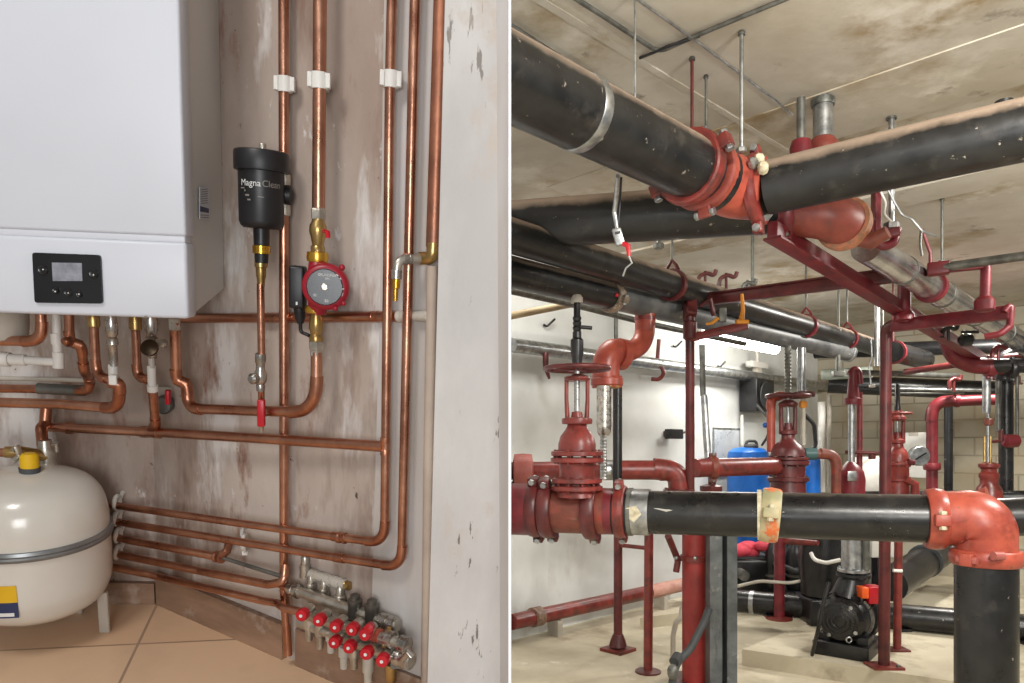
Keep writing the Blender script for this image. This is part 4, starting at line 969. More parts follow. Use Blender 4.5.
t = gate_valve('largest red gate valve with open handwheel, at left in front', 577, V1D, dict(
    body=[(21, 497), (19, 489), (17.5, 484), (17.5, 470), (18.5, 464), (22, 462)],
    flanges=[(488, 25.5, 5), (480.5, 25, 5), (460, 26.5, 5), (453.5, 26, 5)],
    bonnet=[(19, 451), (18.8, 444), (16.5, 436), (12, 430), (10, 426), (9, 423), (9, 419)], yoke=(377, 423, 10.5),
    stem=300, stemr=3.2, cover=[(5, 364), (5.5, 358), (6.5, 354), (6.5, 340), (4.5, 338), (4.5, 332), (3.6, 331), (4.6, 328), (3.6, 326), (4.6, 323), (3.6, 321), (4.6, 318), (3.4, 316), (3.4, 304), (3, 301), (0, 301)], wheel=(368.5, 32, 2.2)), wheel=REDD)
t.part('yoke_foot', vl([(15, 424), (15.5, 421), (15, 418.5), (10, 417.5)], 577, V1D), RED)
t.part('inner_spring', vl([(2, 418)]+[(3.1 if i % 2 else 2.2, 416-i*1.5) for i in range(25)], 577, V1D+.001, 14), GALV)
t.part('cover_cap', vl([(6, 303), (6, 298), (4, 295), (0, 294)], 577, V1D), CREAMP)
t.part('side_screw', MB().tube([R(580, 327, V1D), R(592, 328, V1D)], .011, 10), BLACKM)
# the run through its foot
t = Thing('pipe_tee', 'rusty brown tee with red flanges under the largest gate valve', 'tee')
def onN(px):
    s = (px-512)/F; dd = NR-NL; q = (s*NL.y-NL.x)/(dd.x-s*dd.y); return NL+dd*q
def seg(t, name, p0, p1, r, m, label=None):
    return t.part(name, MB().tube([onN(p0), onN(p1)], r, 32), m, label)
seg(t, 'tee_body', 545, 606, .128, RUSTY)
t.part('tee_collar', MB().lathe([(.128, -.04), (.10, .12)], onN(576)+Z*.0, Z, 24), RUSTY)
for px in (549, 592): 
    groove(t, onN(px), NB, .134, .075, REDD, V((.15, .5, -1)), GALV)
t = Thing('pipe_spool', 'crimson pipe spool with black gap at the left edge', 'pipe')
seg(t, 'spool', 511.6, 536, .147, CRIM)
seg(t, 'gap_ring', 533, 546, .126, BLACKM)
groove(t, onN(536), NB, .130, .07, REDD, V((.1, .3, -1)), GALV)
t = Thing('pipe_spool', 'short crimson and black spool right of the rusty tee', 'pipe')
seg(t, 'spool', 603, 636, .122, BLACKM); 
seg(t, 'painted_end', 600, 614, .127, CRIM)
groove(t, onN(621), NB, .122, .06, RED, V((.1, .4, -1)), GALV)
t = Thing('pipe_sleeve', 'silver sleeve at the left end of the big middle black pipe', 'sleeve')
seg(t, 'sleeve', 630, 650, .126, GALV); seg(t, 'lip', 629, 633, .131, GALVD)
t.part('torn_tape', MB().prism([onN(622)+V((0, -.135, .03)), onN(632)+V((0, -.135, .045)), onN(637)+V((0, -.135, .0)), onN(630)+V((0, -.133, -.045)), onN(624)+V((0, -.133, -.02))], (0, .006, 0)), TAPE)
# main middle black pipe
t = Thing('black_pipe', 'big black pipe crossing the middle foreground to the orange elbow', 'pipe')
seg(t, 'tube', 640, 938, .1165, BLACKC)
for i, (a, b, dz) in enumerate(((652, 668, .03), (648, 662, -.02), (655, 672, .055))):
    pass
t.part('paint_streak', MB().tube([onN(650)+V((0, -.112, .03)), onN(662)+V((0, -.114, .02)), onN(675)+V((0, -.113, .027))], [.006, .009, .003], 8), mat('white_paint_splash', S(196, 194, 186), S(160, 158, 150), .6))
q = onN(770)
t = Thing('pipe_coupling', 'cream and orange coupling around the big middle black pipe', 'coupling')
g = groove(t, q, (NB+V((0, .0, -.10))).normalized(), .1175, .095, mat('cream_orange_coupling', S(206, 186, 146), S(150, 146, 112), .5, 0, 5, .05, 30, [(S(214, 110, 60), 5, .52, .56)]), V((.1, -.95, .1)), TAPE)
t.part('cream_ring', MB().lathe([(.117, -.012), (.130, -.01), (.130, .01), (.117, .012)], onN(759.5), NB, 36), TAPE)
# orange elbow at right and its black riser
VD_ = R(986, 600, 3.48)
t = Thing('pipe_elbow', 'large orange elbow turning down onto the black riser at right', 'elbow')
path, _ = fillet([onN(930), R(986, 517, 3.47), R(986, 562, 3.47)], .20, 14)
rr = [.128]+[.128+.012*math.sin(PI*i/(len(path)-3)) for i in range(len(path)-2)]+[.130]
t.part('elbow_body', MB().tube(path, rr, 36), ORANGE)
groove(t, onN(935), NB, .1225, .085, ORANGE, V((-.1, -1, .05)), TAPE)
groove(t, R(986, 557, 3.47), Z, .128, .072, ORANGE, V((-.8, -.5, 0)), PINKRED)
t.part('oval_lug', MB().tube([R(993, 556, 3.30), R(1003, 556, 3.31)], .020, 12), PINKRED)
t = Thing('black_pipe', 'black vertical pipe below the orange elbow at right', 'pipe')
b0 = R(986, 560, 3.47); t.part('tube', MB().tube([b0, V((b0.x, b0.y, .0))], .131, 36), BLACKC)
t = Thing('black_pipe', 'black pipe leaving behind the orange elbow to the right edge', 'pipe')
t.part('tube', MB().tube([R(982, 518, 3.85), R(1075, 496, 3.6)+V((1.0, -.5, 0))], .098, 28), BLACKC)
t.part('orange_cap', MB().tube([R(968, 512, 3.9), R(990, 510, 3.84)], [.08, .125], 28), ORANGE, 'orange end cap')

# --- S bend and pipes behind the big valve
t = Thing('pipe_elbow', 'glossy orange S-bend dropping from the long pipes at left', 'elbow')
path, _ = fillet([R(645, 304, 4.75), R(645, 356, 4.75), R(606, 356, 4.6), R(606, 386, 4.6)], .17, 12)
path2, _ = fillet([R(645, 304, 4.75), R(645, 351, 4.75), R(606, 351, 4.6), R(606, 384, 4.6)], .155, 12)
n = len(path2); t.part('bend', MB().tube(path2, [.064 if i < n*.45 else (.064+.022*(i-n*.45)/(n*.15) if i < n*.6 else .086) for i in range(n)], 28), ORANGE)
t.part('ring', MB().tube([R(645, 317, 4.75), R(645, 321, 4.75)], .068, 24), RED)
t.part('ring', MB().tube([R(624, 355, 4.68), R(617, 353.5, 4.65)], .098, 24), ORANGE)
flange(t, R(607, 382, 4.6), Z, .100, .05, ORANGE, 8, None, .012)
t.part('gland_ring', vl([(12, 388), (13.5, 387), (13.5, 385), (12, 384.5)], 607, 4.6), mat('brassy_ring', S(190, 150, 90), S(150, 104, 60), .5))
solo('steel_tube', vl([(0, 436), (5, 435.5), (7, 432), (7.4, 426), (7.4, 386)], 604, 4.55, 24), CHROME, 'short shiny steel tube under the orange S-bend', 'tube')
solo('ribbed_tube', vl([(2.8, 480)]+[(3.6 if i % 2 else 3.0, 480-i*1.6) for i in range(30)], 603.5, 4.6, 16), GALV, 'thin ribbed white tube below the shiny steel tube', 'tube')
t = Thing('support_post', 'black topped red post standing left on a square foot', 'post')
pd_ = 5.75
t.part('upper_tube', MB().tube([R(617.5, 386, 4.9), R(617.5, 500, 4.9)], .031, 18), BLACKC)
t.part('post', MB().tube([R(618, 500, pd_), R(618, 648, pd_)], .034, 18), REDD)
t.part('foot_cone', vl([(9, 646), (7.5, 640), (5, 634)], 618, pd_), REDD)
bz_ = R(618, 648, pd_); t.part('base_plate', MB().box((bz_.x, bz_.y, .012), UD*.10, VD*.10, Z*.012), RED)
t.part('cross_bar', MB().tube([R(619, 545, pd_), R(646, 548, 5.5)], .016, 12), RED)
t = Thing('support_post', 'plain slim red post second from left, on a round foot', 'post')
b = R(648, 672, 5.21); t.part('post', MB().tube([R(649, 500, 5.21), V((b.x, b.y, 0))], .032, 18), RED); t.part('base_plate', MB().lathe([(.09, 0), (.09, .012), (.04, .02)], V((b.x, b.y, 0)), Z, 24), REDD)

# --- second red run
RD = 5.0
t = pipe('red_pipe', 'red pipe at the left edge behind the largest valve', [R(511.6, 471, 5.1), R(606, 470, 5.0)], .062, RED)
t.part('hub', MB().lathe([(.06, -.07), (.115, -.06), (.12, 0), (.115, .06), (.06, .07)], R(523, 471, 5.05), X, 28), PINKRED, 'faded red hub')
t.part('saddle', vl([(10, 492), (12, 486), (8, 480)], 521, 5.05), REDD)
t = pipe('red_pipe', 'red pipe right of the largest valve with an elbow turning down', [R(604, 470, 5.0), R(679, 470, 5.0), R(679, 500, 5.0)], .066, RED, bend=.09, elbows=True, er=1.12)
t.part('joint_ring', MB().tube([R(660, 470, 5.0), R(664, 470, 5.0)], .074, 24), RUSTY)
t.part('grey_end', MB().tube([R(599, 470, 5.0), R(612, 470, 5.0)], .069, 24), GALV)
flange(t, R(679, 491, 5.0), Z, .105, .025, REDD, 8)
t = pipe('red_pipe', 'red pipe linking the slim post to the second gate valve', [R(694, 468, 5.4), R(775, 466, 5.9)], .070, RED)
groove(t, R(713, 467.5, 5.5), X, .072, .06, RUSTY, Z, GALVD)
t = Thing('steel_tube', 'pale galvanised tube rising from the clamp between post and blue tank', 'tube')
t.part('tube', MB().tube([R(704, 395, 5.6), R(706, 430, 5.58), R(708, 458, 5.55)], .026, 16), GALV); t.part('tube', MB().tube([R(712, 475, 5.7), R(712, 492, 5.7)], .03, 16), REDD)
t.part('upper_tube', MB().tube([R(703, 396, 5.6), R(702, 345, 5.6)], .022, 14), GALVD)
t.part('flange', vl([(10, 492), (11, 490), (11, 486), (5, 484)], 711, 5.7), REDD)

# --- wall things
t = Thing('wall_pipe', 'bright grey pipe running along the white wall', 'pipe')
p0 = onwall(511.8, 345, .14); p1 = onwall(842, 402, .14)
p1 = R(842, HY-(p0.z-CAMZ)*F/p1.y, p1.y)
t.part('tube', MB().tube([p0, p1], .058, 24), GALV)
t = Thing('pipe_hanger', 'red hook bracket holding the wall pipe under the S-bend', 'hanger')
hp = onwall(657, 372, .14); t.part('hook', MB().tube(fillet([hp+V((.02, 0, .32)), hp+V((-.0, 0, .09)), hp+V((.07, -.03, .0)), hp+V((.02, -.04, -.08)), hp+V((-.06, -.02, -.07))], .06)[0], .020, 12), RED)
t.part('bolt', MB().tube([hp+V((.02, -.02, .1)), hp+V((.06, -.02, .1))], .012, 8), GALV)
t = Thing('pipe_hanger', 'dark red hook bracket on the wall pipe at the far left', 'hanger')
hp = onwall(545.5, 362, .16); t.part('hook', MB().tube([hp+V((0, -.02, .07)), hp+V((0, -.05, -.05)), hp+V((.03, -.02, -.14))], [.028, .024, .01], 12), REDD)
t = Thing('floor_pipe', 'dusty red pipe low along the foot of the white wall', 'pipe')
q0 = RZ(511.8, 622, .19); q1 = RZ(690, 583, .19); uq = (q1-q0).normalized()
t.part('tube', MB().tube([q0, q1], .064, 24), RED)
qq = q0+(q1-q0)*.11; t.part('coupling', MB().lathe([(.064, -.05), (.08, -.045), (.08, .045), (.064, .05)], qq, uq, 24), mat('clamp_speckle', S(150, 120, 100), S(90, 70, 60), .55, 0, 24))
t.part('faded_end', MB().tube([q0+(q1-q0)*.72, q1], .066, 24), mat('pinkish_paint', S(206, 160, 144), S(180, 120, 108), .6), 'faded pinkish stretch')
for f in (.2, .8):
    q = q0+(q1-q0)*f; t.part('support', MB().box((q.x, q.y, .065), UD*.03, VD*.06, Z*.065), CREAMP)
def wallbox(name, label, cat, px, py, off, w, h, dp, m, bev=.01):
    c = onwall(px, py, off+dp/2)
    t = Thing(name, label, cat); t.part('case', MB().box(c, UD*w/2, VD*dp/2, Z*h/2, bev), m); return t, c
t, c = wallbox('junction_box', 'small black box on the white wall left of the slim post', 'box', 674, 434, .05, .20, .10, .10, BLACKP)
t.part('bracket', MB().box(c+VD*.10, UD*.04, VD*.06, Z*.03), REDD); t.part('cable', MB().tube([c+UD*.1, c+UD*.2+Z*.02, c+UD*.22+VD*.12], .012, 8), REDD)
t, c = wallbox('junction_box', 'white switch box on the wall behind the slim post', 'box', 728, 372, .0, .13, .13, .06, WHITEP)
t, c = wallbox('wall_heater', 'black square fan unit on the white wall under the lit tube', 'heater', 757, 396, .04, .42, .38, .22, BLACKM)
t.part('grille', MB().lathe([(.15, 0), (.16, .01), (.15, .02), (.13, .015), (.05, .012), (0, .012)], c-VD*.11, -VD, 28), RUBBER)
t, c = wallbox('wall_panel', 'pale metal panel fixed on the white wall near the blue tank', 'panel', 727, 452, .0, .55, .50, .025, mat('pale_panel', S(214, 220, 228), S(190, 196, 204), .3, .3, 3), .004)
t.part('frame', MB().box(c+VD*.01, UD*.30, VD*.008, Z*.275), GALV)
for x_, ya, yb, lab in ((616, 300, 345, 'short grey conduit on the white wall behind the S-bend'), (742, 415, 445, 'thin white conduit on the wall above the blue tank')):
    solo('conduit', MB().tube([onwall(x_, ya, .05), onwall(x_, yb, .05)], .02, 12), GALVD if x_ == 616 else WHITEP, lab, 'conduit')
for x_, y_, lab in ((549, 325, 'small hook on the white wall at the far left'), (677, 346, 'small curly hook on the wall left of the slim post'), (721, 366, 'small hook beside the white switch box')):
    c = onwall(x_, y_, .03); solo('wall_hook', MB().tube(fillet([c+V((.05, 0, .05)), c+V((.02, -.02, .02)), c+V((-.02, -.03, -.02)), c+V((-.05, -.03, -.0))], .03)[0], .010, 8), BLACKM, lab, 'hook')
# lit tube
t = Thing('fluorescent_light', 'lit fluorescent tube hanging above the wall pipe', 'lamp')
f0 = onwall(700, 334, .5); f1 = onwall(775, 354, .5); f1 = R(775, HY-(f0.z-CAMZ)*F/f1.y, f1.y)
t.part('tube', MB().tube([f0, f1], .062, 16), TUBE)
t.part('housing', bar(f0+Z*.09-UD*.05, f1+Z*.09+UD*.05, .12, .05), WHITEP)
for e in (f0, f1): t.part('end_cap', MB().box(e+Z*.03, UD*.025, VD*.03, Z*.07, .004), WHITEP)
for f in (.2, .8): q = f0+(f1-f0)*f; t.part('suspension', MB().tube([q+Z*.1, V((q.x, q.y, CEIL))], .006, 8), GALV)
lamp_c = (f0+f1)/2
t = Thing('lamp_bracket', 'white fitting on the wall below the lit tube', 'lamp')
c = onwall(757, 365, .12); t.part('plate', MB().box(c, UD*.20, VD*.04, Z*.035, .006), WHITEP); t.part('socket', MB().box(c-Z*.09, UD*.06, VD*.03, Z*.07, .006), CREAMP); t.part('stem', MB().tube([c+Z*.03, c+Z*.18], .02, 10), WHITEP)

# --- blue tank and second valve
t = Thing('blue_tank', 'blue pressure tank with grey cap by the white wall', 'tank')
kt_ = 8.0/F
t.part('vessel', vl([(19, 592), (20, 588), (20.5, 470), (20.3, 459), (19, 452), (15, 448.5), (6, 447)], 748, 8.0, 40), BLUE)
t.part('cap', vl([(7, 448.5), (7, 445.5), (5, 444), (0, 443.5)], 751, 7.95), RUBBER)
t.part('lifting_lug', MB().tube(fillet([R(745, 447, 7.95), R(747, 441, 7.95), R(756, 441, 7.95), R(757, 447, 7.95)], .03)[0], .016, 10), RUBBER)
t = Thing('blue_tank', 'narrow blue tank half hidden behind the second gate valve', 'tank')
t.part('vessel', vl([(7.5, 590), (8, 586), (8, 462), (7, 456), (4, 453), (0, 452.5)], 812, 8.4, 28), BLUE)
t.part('valve', vl([(2, 453), (2.5, 449), (1, 447)], 812, 8.4), RUBBER)
t.part('base_ring', vl([(8.6, 594), (8.6, 586)], 812, 8.4), RUBBER)
t = gate_valve('dark red gate valve in the middle, between blue tank and galvanised riser', 788, 6.0, dict(
    body=[(19, 500), (17, 490), (16.5, 478), (16.5, 466), (20, 463)], flanges=[(479, 20, 4.5), (462.5, 20.5, 4.5), (458.5, 20, 3)],
    bonnet=[(17, 456), (16, 450), (13, 445), (8, 441), (6.5, 437), (6, 432)], yoke=(403, 434, 7), stem=395, stemr=2, wheel=(396, 20, 2.2),
    cover=[(3, 394), (3.4, 392)]+[(3.4 if i % 2 else 2.7, 391-i*1.8) for i in range(24)]+[(2.5, 346)]), m=REDD, wheel=REDD, stem=GALVD)
t.part('side_neck', MB().tube([R(776, 466, 5.95), R(790, 466, 6.0)], [.075, .085], 20), REDD)
t = pipe('red_pipe', 'orange-red upright pipe hugging the left of the middle gate valve', [R(771, 452, 6.05), R(771, 398, 6.05), R(786, 395, 6.1)], .033, ORANGE, bend=.06, elbows=True)
t = pipe('green_pipe', 'green collared red pipe stub right of the middle gate valve', [R(802, 454, 6.0), R(836, 454, 6.0), R(836, 494, 6.0)], .038, RUSTY, bend=.08, elbows=True)
t.part('green_collar', MB().tube([R(804, 454, 6.0), R(816, 454, 6.0)], .05, 20), mat('green_paint', S(60, 92, 92), S(44, 70, 72), .45))
t = Thing('steel_tube', 'galvanised riser just right of the middle gate valve stem', 'tube')
t.part('tube', vl([(4.2, 393), (4.2, 348)], 801.5, 6.1), GALV); t.part('flange', vl([(10, 397), (10.5, 395), (10, 392), (4.5, 391)], 804, 6.1), REDD)
t.part('drop', vl([(2.5, 445), (2.5, 397)], 803, 6.1), CREAMP)
t.part('orange_nut', vl([(3, 408), (4, 406), (4, 403), (3, 401)], 803, 6.1, 6), YCLIP)
t = Thing('white_riser', 'pair of pale vertical pipes in the corner behind the middle valve', 'pipe')
t.part('tube', vl([(3.6, 492), (3.6, 402)], 821.5, 8.6), WHITEP); t.part('tube', vl([(2.2, 492), (2.2, 395)], 829, 8.8), CREAMP)
t = Thing('cable', 'black cable hanging between the middle valve and pale pipes', 'cable')
t.part('wire', MB().tube(fillet([R(804, 414, 6.5), R(814, 424, 6.5), R(816, 445, 6.5), R(812, 450, 6.5)], .08)[0], .018, 8), BLACKP)
t = Thing('pressure_switch', 'small blue gauge on the pipe left of the middle valve', 'gauge')
t.part('dial', MB().ball(R(765.5, 425, 6.1), .024, 14), BLUE); t.part('stem', MB().tube([R(765.5, 425, 6.1), R(771, 425, 6.05)], .008, 8), BRASS)

# --- riser with red heads (third)
t = Thing('pipe_riser', 'galvanised riser between a red reducer above and red bulb below', 'riser')
d = 6.2
t.part('tube', vl([(3.2, 466), (3.2, 402)], 851.5, d), GALV)
t.part('reducer', vl([(8, 404.5), (8.4, 403), (8.4, 399), (6, 397.5), (5, 386), (4, 376), (5.5, 372)], 853, d), CRIM)
t.part('top_elbow', MB().tube(fillet([R(850, 374, d), R(855, 368, d), R(859, 372, d), R(860, 384, d)], .05)[0], .026, 14), CRIM)
t.part('bulb', vl([(13.5, 496), (13, 488), (13.5, 480), (12, 472), (8, 466), (5, 463.5), (3.5, 462)], 851, d), CRIM)
t.part('name_plate', MB().box(R(852, 476, d-.115), X*.035, Y*.008, Z*.04, .003), GALV)
t = Thing('support_post', 'crimson thin post just right of the galvanised riser', 'post')
t.part('tube', vl([(2.8, 494), (2.8, 392)], 859.5, 6.35), CRIM); t.part('arm', MB().tube([R(845, 452, 6.3), R(882, 453, 6.2)], .016, 10), REDD); t.part('clamp', MB().box(R(872, 455, 6.25), X*.02, Y*.03, Z*.035, .006), REDD)

# --- the right tall red post
t = Thing('support_post', 'tall dark red post in front at right, carrying the trapeze', 'post')
b = RZ(884, 667, .12)
path, _ = fillet([V((b.x, b.y, .12)), R(886, 326, b.y), R(900, 324, b.y-.08)], .06)
t.part('post', MB().tube(path, .036, 20), REDD)
t.part('base_plate', MB().box((b.x, b.y, .128), X*.10, Y*.08, Z*.008), RED)
t.part('base_bolt', MB().lathe([(.014, 0), (.014, .012), (0, .014)], V((b.x+.07, b.y-.05, .136)), Z, 6), GALVD)
t = Thing('support_post', 'slim red post standing just behind the tall dark red post', 'post')
b = RZ(897, 650, .12); t.part('post', MB().tube([V((b.x, b.y, .12)), R(899, 505, b.y)], .028, 16), RED); t.part('base_plate', MB().box((b.x, b.y, .126), X*.07, Y*.06, Z*.006), REDD)
t.part('white_clip', MB().tube([R(893, 570.5, b.y-.04), R(902, 571, b.y-.04)], .012, 8), WHITEP)
t = Thing('support_post', 'red post behind the coupling of the big middle black pipe', 'post')
b = RZ(779, 619, .12); t.part('post', MB().tube([V((b.x, b.y, .12)), R(780, 500, b.y)], .045, 18), CRIM); t.part('base_plate', MB().lathe([(.11, 0), (.11, .014), (.05, .02)], V((b.x, b.y, .12)), Z, 24), RED)
t.part('side_arm', MB().tube([R(783, 541, b.y), R(818, 543, b.y-.3)], [.03, .022], 12), RED)

# --- fourth valve, gauge, arch pipe
t = gate_valve('bright red gate valve against the block wall at right of centre', 897.5, 6.6, dict(
    body=[(13, 506), (11, 494), (10.5, 480), (10.5, 466), (12, 463)], flanges=[(479.5, 12.5, 3), (464, 12.5, 3)],
    bonnet=[(10.5, 462), (10, 456), (8.5, 451), (6, 448), (5.5, 446), (5, 443)], yoke=(417, 443, 5.6), stem=384, stemr=1.2, wheel=(413.5, 12.5, 1.2),
    cover=[(3, 411), (3.2, 408), (2.4, 404), (2.4, 386), (1.5, 384)]), m=RED, nb=8)
t.part('side_valve', MB().tube([R(905, 479, 6.5), R(915, 484, 6.5), R(915, 500, 6.5)], [.03, .035, .04], 14), RED)
t.part('side_bolt', MB().tube([R(908, 461, 6.5), R(914, 463, 6.5)], .025, 10), REDD)
t = pipe('red_pipe', 'crimson arch pipe against the block wall', [R(932, 505, 7.2), R(932, 402, 7.2), R(1010, 399, 6.9)], .052, CRIM, bend=.12, elbows=True, er=1.1)
t.part('ring', vl([(7.5, 470), (8, 468), (8, 464), (7.5, 463)], 932, 7.2), CRIM)
t.part('ring', MB().tube([R(955, 401, 7.1), R(959, 401, 7.09)], .062, 20), CRIM)
t = Thing('meter_cover', 'grey round dial cover beside the crimson arch pipe', 'gauge')
c = R(919, 456, 6.9); t.part('case', MB().lathe([(.085, .05), (.092, .03), (.092, -.02), (.084, -.03), (0, -.032)], c, Y, 32), GALV)
t.part('pointer', MB().box(c+V((0, -.036, 0)), V((.05, 0, .03)), Y*.002, V((-.004, 0, .006))), BLACKP)
t = Thing('lagged_vessel', 'white round vessel end low behind the tall dark red post', 'vessel')
c = R(884, 480, 7.5); t.part('shell', MB().lathe([(.0, -.03), (.14, -.02), (.21, .02), (.23, .10), (.23, .5)], c, Y, 40), WHITEP); t.part('rim', MB().torus(c+Y*.1, Y, .23, .015), CREAMP)
t.part('leg', MB().box((c.x, c.y+.2, (c.z-.2)/2), X*.10, Y*.10, Z*(c.z-.2)/2), GALVD)
t = Thing('wall_sheet', 'bright white sheet on the block wall behind the dial cover', 'sheet')
c = R(914, 455, 8.55)
t.part('sheet', MB().box(c, ND*.16, UD*.01, Z*.26, .004), WHITEP); t.part('tape', MB().box(c+Z*.24-UD*.012, ND*.05, UD*.004, Z*.02), CREAMP)
t = Thing('black_duct', 'thick black pipe high along the block wall', 'pipe')
t.part('tube', MB().tube([R(828, 384, 8.6), R(1000, 391, 8.0)], .105, 24), BLACKC)
t.part('conduit', MB().tube([R(880, 388.5, 8.1), R(985, 390, 7.8)], .022, 12), GALV); t.part('conduit', MB().tube([R(880, 393, 8.1), R(964, 393, 7.9)], .015, 12), GALVD)
solo('black_pipe', MB().tube([R(948.5, 406, 7.7), R(948.5, 500, 7.7)], .042, 18), BLACKC, 'slim black vertical pipe right of the crimson arch pipe', 'pipe')
t = Thing('black_pipe', 'black vertical pipe at the far right with a red valve', 'pipe')
t.part('tube', vl([(6.5, 500), (6.5, 366)], 1006, 6.5), BLACKC); t.part('tube', vl([(2.4, 432), (2.4, 366)], 998, 6.4), GALVD); t.part('tube', vl([(1.6, 440), (1.6, 370)], 1017, 6.4), GALVD)
t.part('valve', MB().lathe([(.03, -.07), (.055, -.05), (.06, 0), (.055, .05), (.03, .07)], R(1011, 441, 6.35), X, 20), CRIM); t.part('valve_stem', MB().tube([R(1001, 441, 6.3), R(1001, 430, 6.3)], .02, 10), REDD)
t.part('valve_arm', MB().tube([R(986, 442, 6.3), R(1001, 441, 6.3)], .014, 10), REDD)
t = Thing('pipe_riser', 'galvanised riser with brass gear above a small red hub at right', 'riser')
d = 6.0
t.part('tube', vl([(3.6, 413), (3.8, 410), (3.8, 376)], 986.5, d), GALV); t.part('tail', vl([(1.5, 462), (1.5, 412)], 988, d), GALV)
t.part('gear', MB().lathe([(.02, -.03), (.034, -.02), (.034, .02), (.02, .03)], R(988.5, 422, d), Z, 16), RUSTY)
for x_ in (984.5, 990.5): t.part('gauge_bar', MB().tube([R(x_, 436, d), R(x_, 462, d)], .010, 8), BRASS)
t.part('hub', vl([(13, 500), (11, 488), (8, 484), (8, 479), (9, 477), (9, 474), (7, 472), (7, 469), (9.5, 467), (9.5, 464), (3, 462)], 989, d, 28), RED)
# black and red clutter at the far upper right
t = Thing('black_pipe', 'black pipe end with crimson rings under the far trapeze', 'pipe')
c0 = R(893, 352, 6.9); t.part('tube', MB().tube([c0, c0+UD*.9], .095, 28), BLACKC); t.part('ring', MB().lathe([(.096, -.02), (.11, -.018), (.11, .018), (.096, .02)], c0+UD*.03, UD, 28), CRIM)
t.part('rod', MB().tube([c0+Z*.1, V((c0.x, c0.y, CEIL))], .009, 8), CRIM)
t = pipe('black_pipe', 'black pipe with a crimson elbow at the far upper right', [R(1060, 372, 5.6)+V((1.0, -.6, 0)), R(975, 366, 6.0), R(954, 358, 6.0), R(946, 335, 6.0)], .058, BLACKC, bend=.14, elbows=True, em=CRIM)
groove(t, R(990, 367.5, 5.95), V((-1, .1, 0)), .062, .07, CRIM, Z); groove(t, R(1012, 369, 5.85), V((-1, .1, 0)), .062, .05, BLACKM, Z)
t = pipe('red_pipe', 'dark red pipe along the far beam level near the upper right', [R(905, 372, 7.2), R(1000, 358, 6.4), R(1060, 352, 5.9)], .03, REDD)
t = pipe('grey_pipe', 'grey pipe crossing low above the bright red gate valve', [R(845, 372, 7.2), R(960, 376, 7.6)], .028, GALVD)
jclamp('dark valve handle by the far right trapeze', 950, 333, 5.2, BLACKM, 16)
jclamp('crimson clamp on the far right pipes', 1000, 352, 5.6, CRIM, 16)
t = Thing('steel_tube', 'two grey vertical conduits hanging behind the tall dark red post', 'conduit')
t.part('tube', vl([(2.6, 366), (2.6, 298)], 877, 6.6), GALV); t.part('tube', vl([(1.6, 380), (1.6, 300)], 882, 6.7), GALVD)
t = Thing('cable', 'thin cable with a white plug hanging by the galvanised riser', 'cable')
t.part('wire', MB().tube(fillet([R(871, 338, 6.3), R(872, 356, 6.3), R(869, 366, 6.3), R(871, 384, 6.3)], .06)[0], .008, 8), GALV); t.part('plug', MB().box(R(872, 386, 6.3), X*.022, Y*.015, Z*.012, .004), WHITEP)

# --- low dark pipe, posts and pump
t = Thing('floor_pipe', 'thick black pipe lying low behind the pump', 'pipe')
k0 = R(736, 601, 6.55); k1 = R(1060, 631, 5.46); t.part('tube', MB().tube([k0, k1+(k1-k0).normalized()*1.0], .100, 28), BLACKC); uk = (k1-k0).normalized()
for f, m_ in ((.06, GALV), (.40, GALV), (.475, TAPE)): q = k0+(k1-k0)*f; t.part('band', MB().lathe([(.1, -.02), (.104, -.018), (.104, .018), (.1, .02)], q, uk, 28), m_)
for f in (.12, .55, .9): q = k0+(k1-k0)*f; t.part('saddle', MB().box((q.x, q.y, .13), X*.05, Y*.10, Z*.012), BLACKM)
t = Thing('support_column', 'thick bright red column with a bolted clamp, beside the grey post', 'column')
d = 5.0; b = R(695, 681.6, d)
t.part('column', MB().tube([V((b.x, b.y, 0)), R(695, 510, d)], .086, 28), mat('bright_red_column', S(158, 50, 46), S(126, 36, 34), .4, 0, 6, .06, 30, [(S(196, 110, 90), 8, .66, .74, (1, 1, .2))]))
cq = R(695, 558, d); cp_ = t.part('clamp', MB().lathe([(.087, -.02), (.10, -.018), (.10, .018), (.087, .02)], cq, Z, 28), RED)
for x_ in (676, 695, 712): cp_.part('bolt', MB().ball(R(x_, 558, d-.09), .015, 10), GALV)
t.part('clamp_tail', MB().tube(fillet([R(668, 536, 4.8), R(673, 548, 4.9), R(678, 560, 4.95), R(676, 572, 4.95)], .05)[0], .022, 12), REDD)
t.part('base_plate', MB().box((b.x, b.y, .006), X*.14, Y*.14, Z*.006), REDD)
t = Thing('support_post', 'grey steel channel post beside the thick red column', 'post')
b = R(721.5, 690, 4.83); hw_ = .088
cs = [V((-hw_, -.05, 0)), V((-hw_+.075, -.06, 0)), V((-hw_+.085, .02, 0)), V((-hw_+.10, .02, 0)), V((-hw_+.11, -.055, 0)), V((hw_, -.05, 0)), V((hw_, .06, 0)), V((-hw_, .06, 0))]
base_ = V((b.x, b.y, 0)); top_ = zy(520, 4.83)
t.part('channel', MB().prism([base_+c for c in cs], (0, 0, top_)), GREY)
t.part('base_plate', MB().box(base_+Z*.006, X*.12, Y*.10, Z*.006), GREY)
t.part('top_plate', MB().box(base_+Z*(top_+.006), X*.10, Y*.075, Z*.006), GREY)
solo('flexible_hose', MB().tube(fillet([R(709, 609, 4.75), R(704, 622, 4.7), R(690, 650, 4.65), R(677, 662, 4.6), R(673, 676, 4.55), R(668, 720, 4.5)], .2)[0], .024, 14), RUBBER, 'dark flexible hose leaning across the thick red column', 'hose')
t = Thing('hose_end', 'grey bulb fitting at the lower end of the flexible hose', 'fitting')
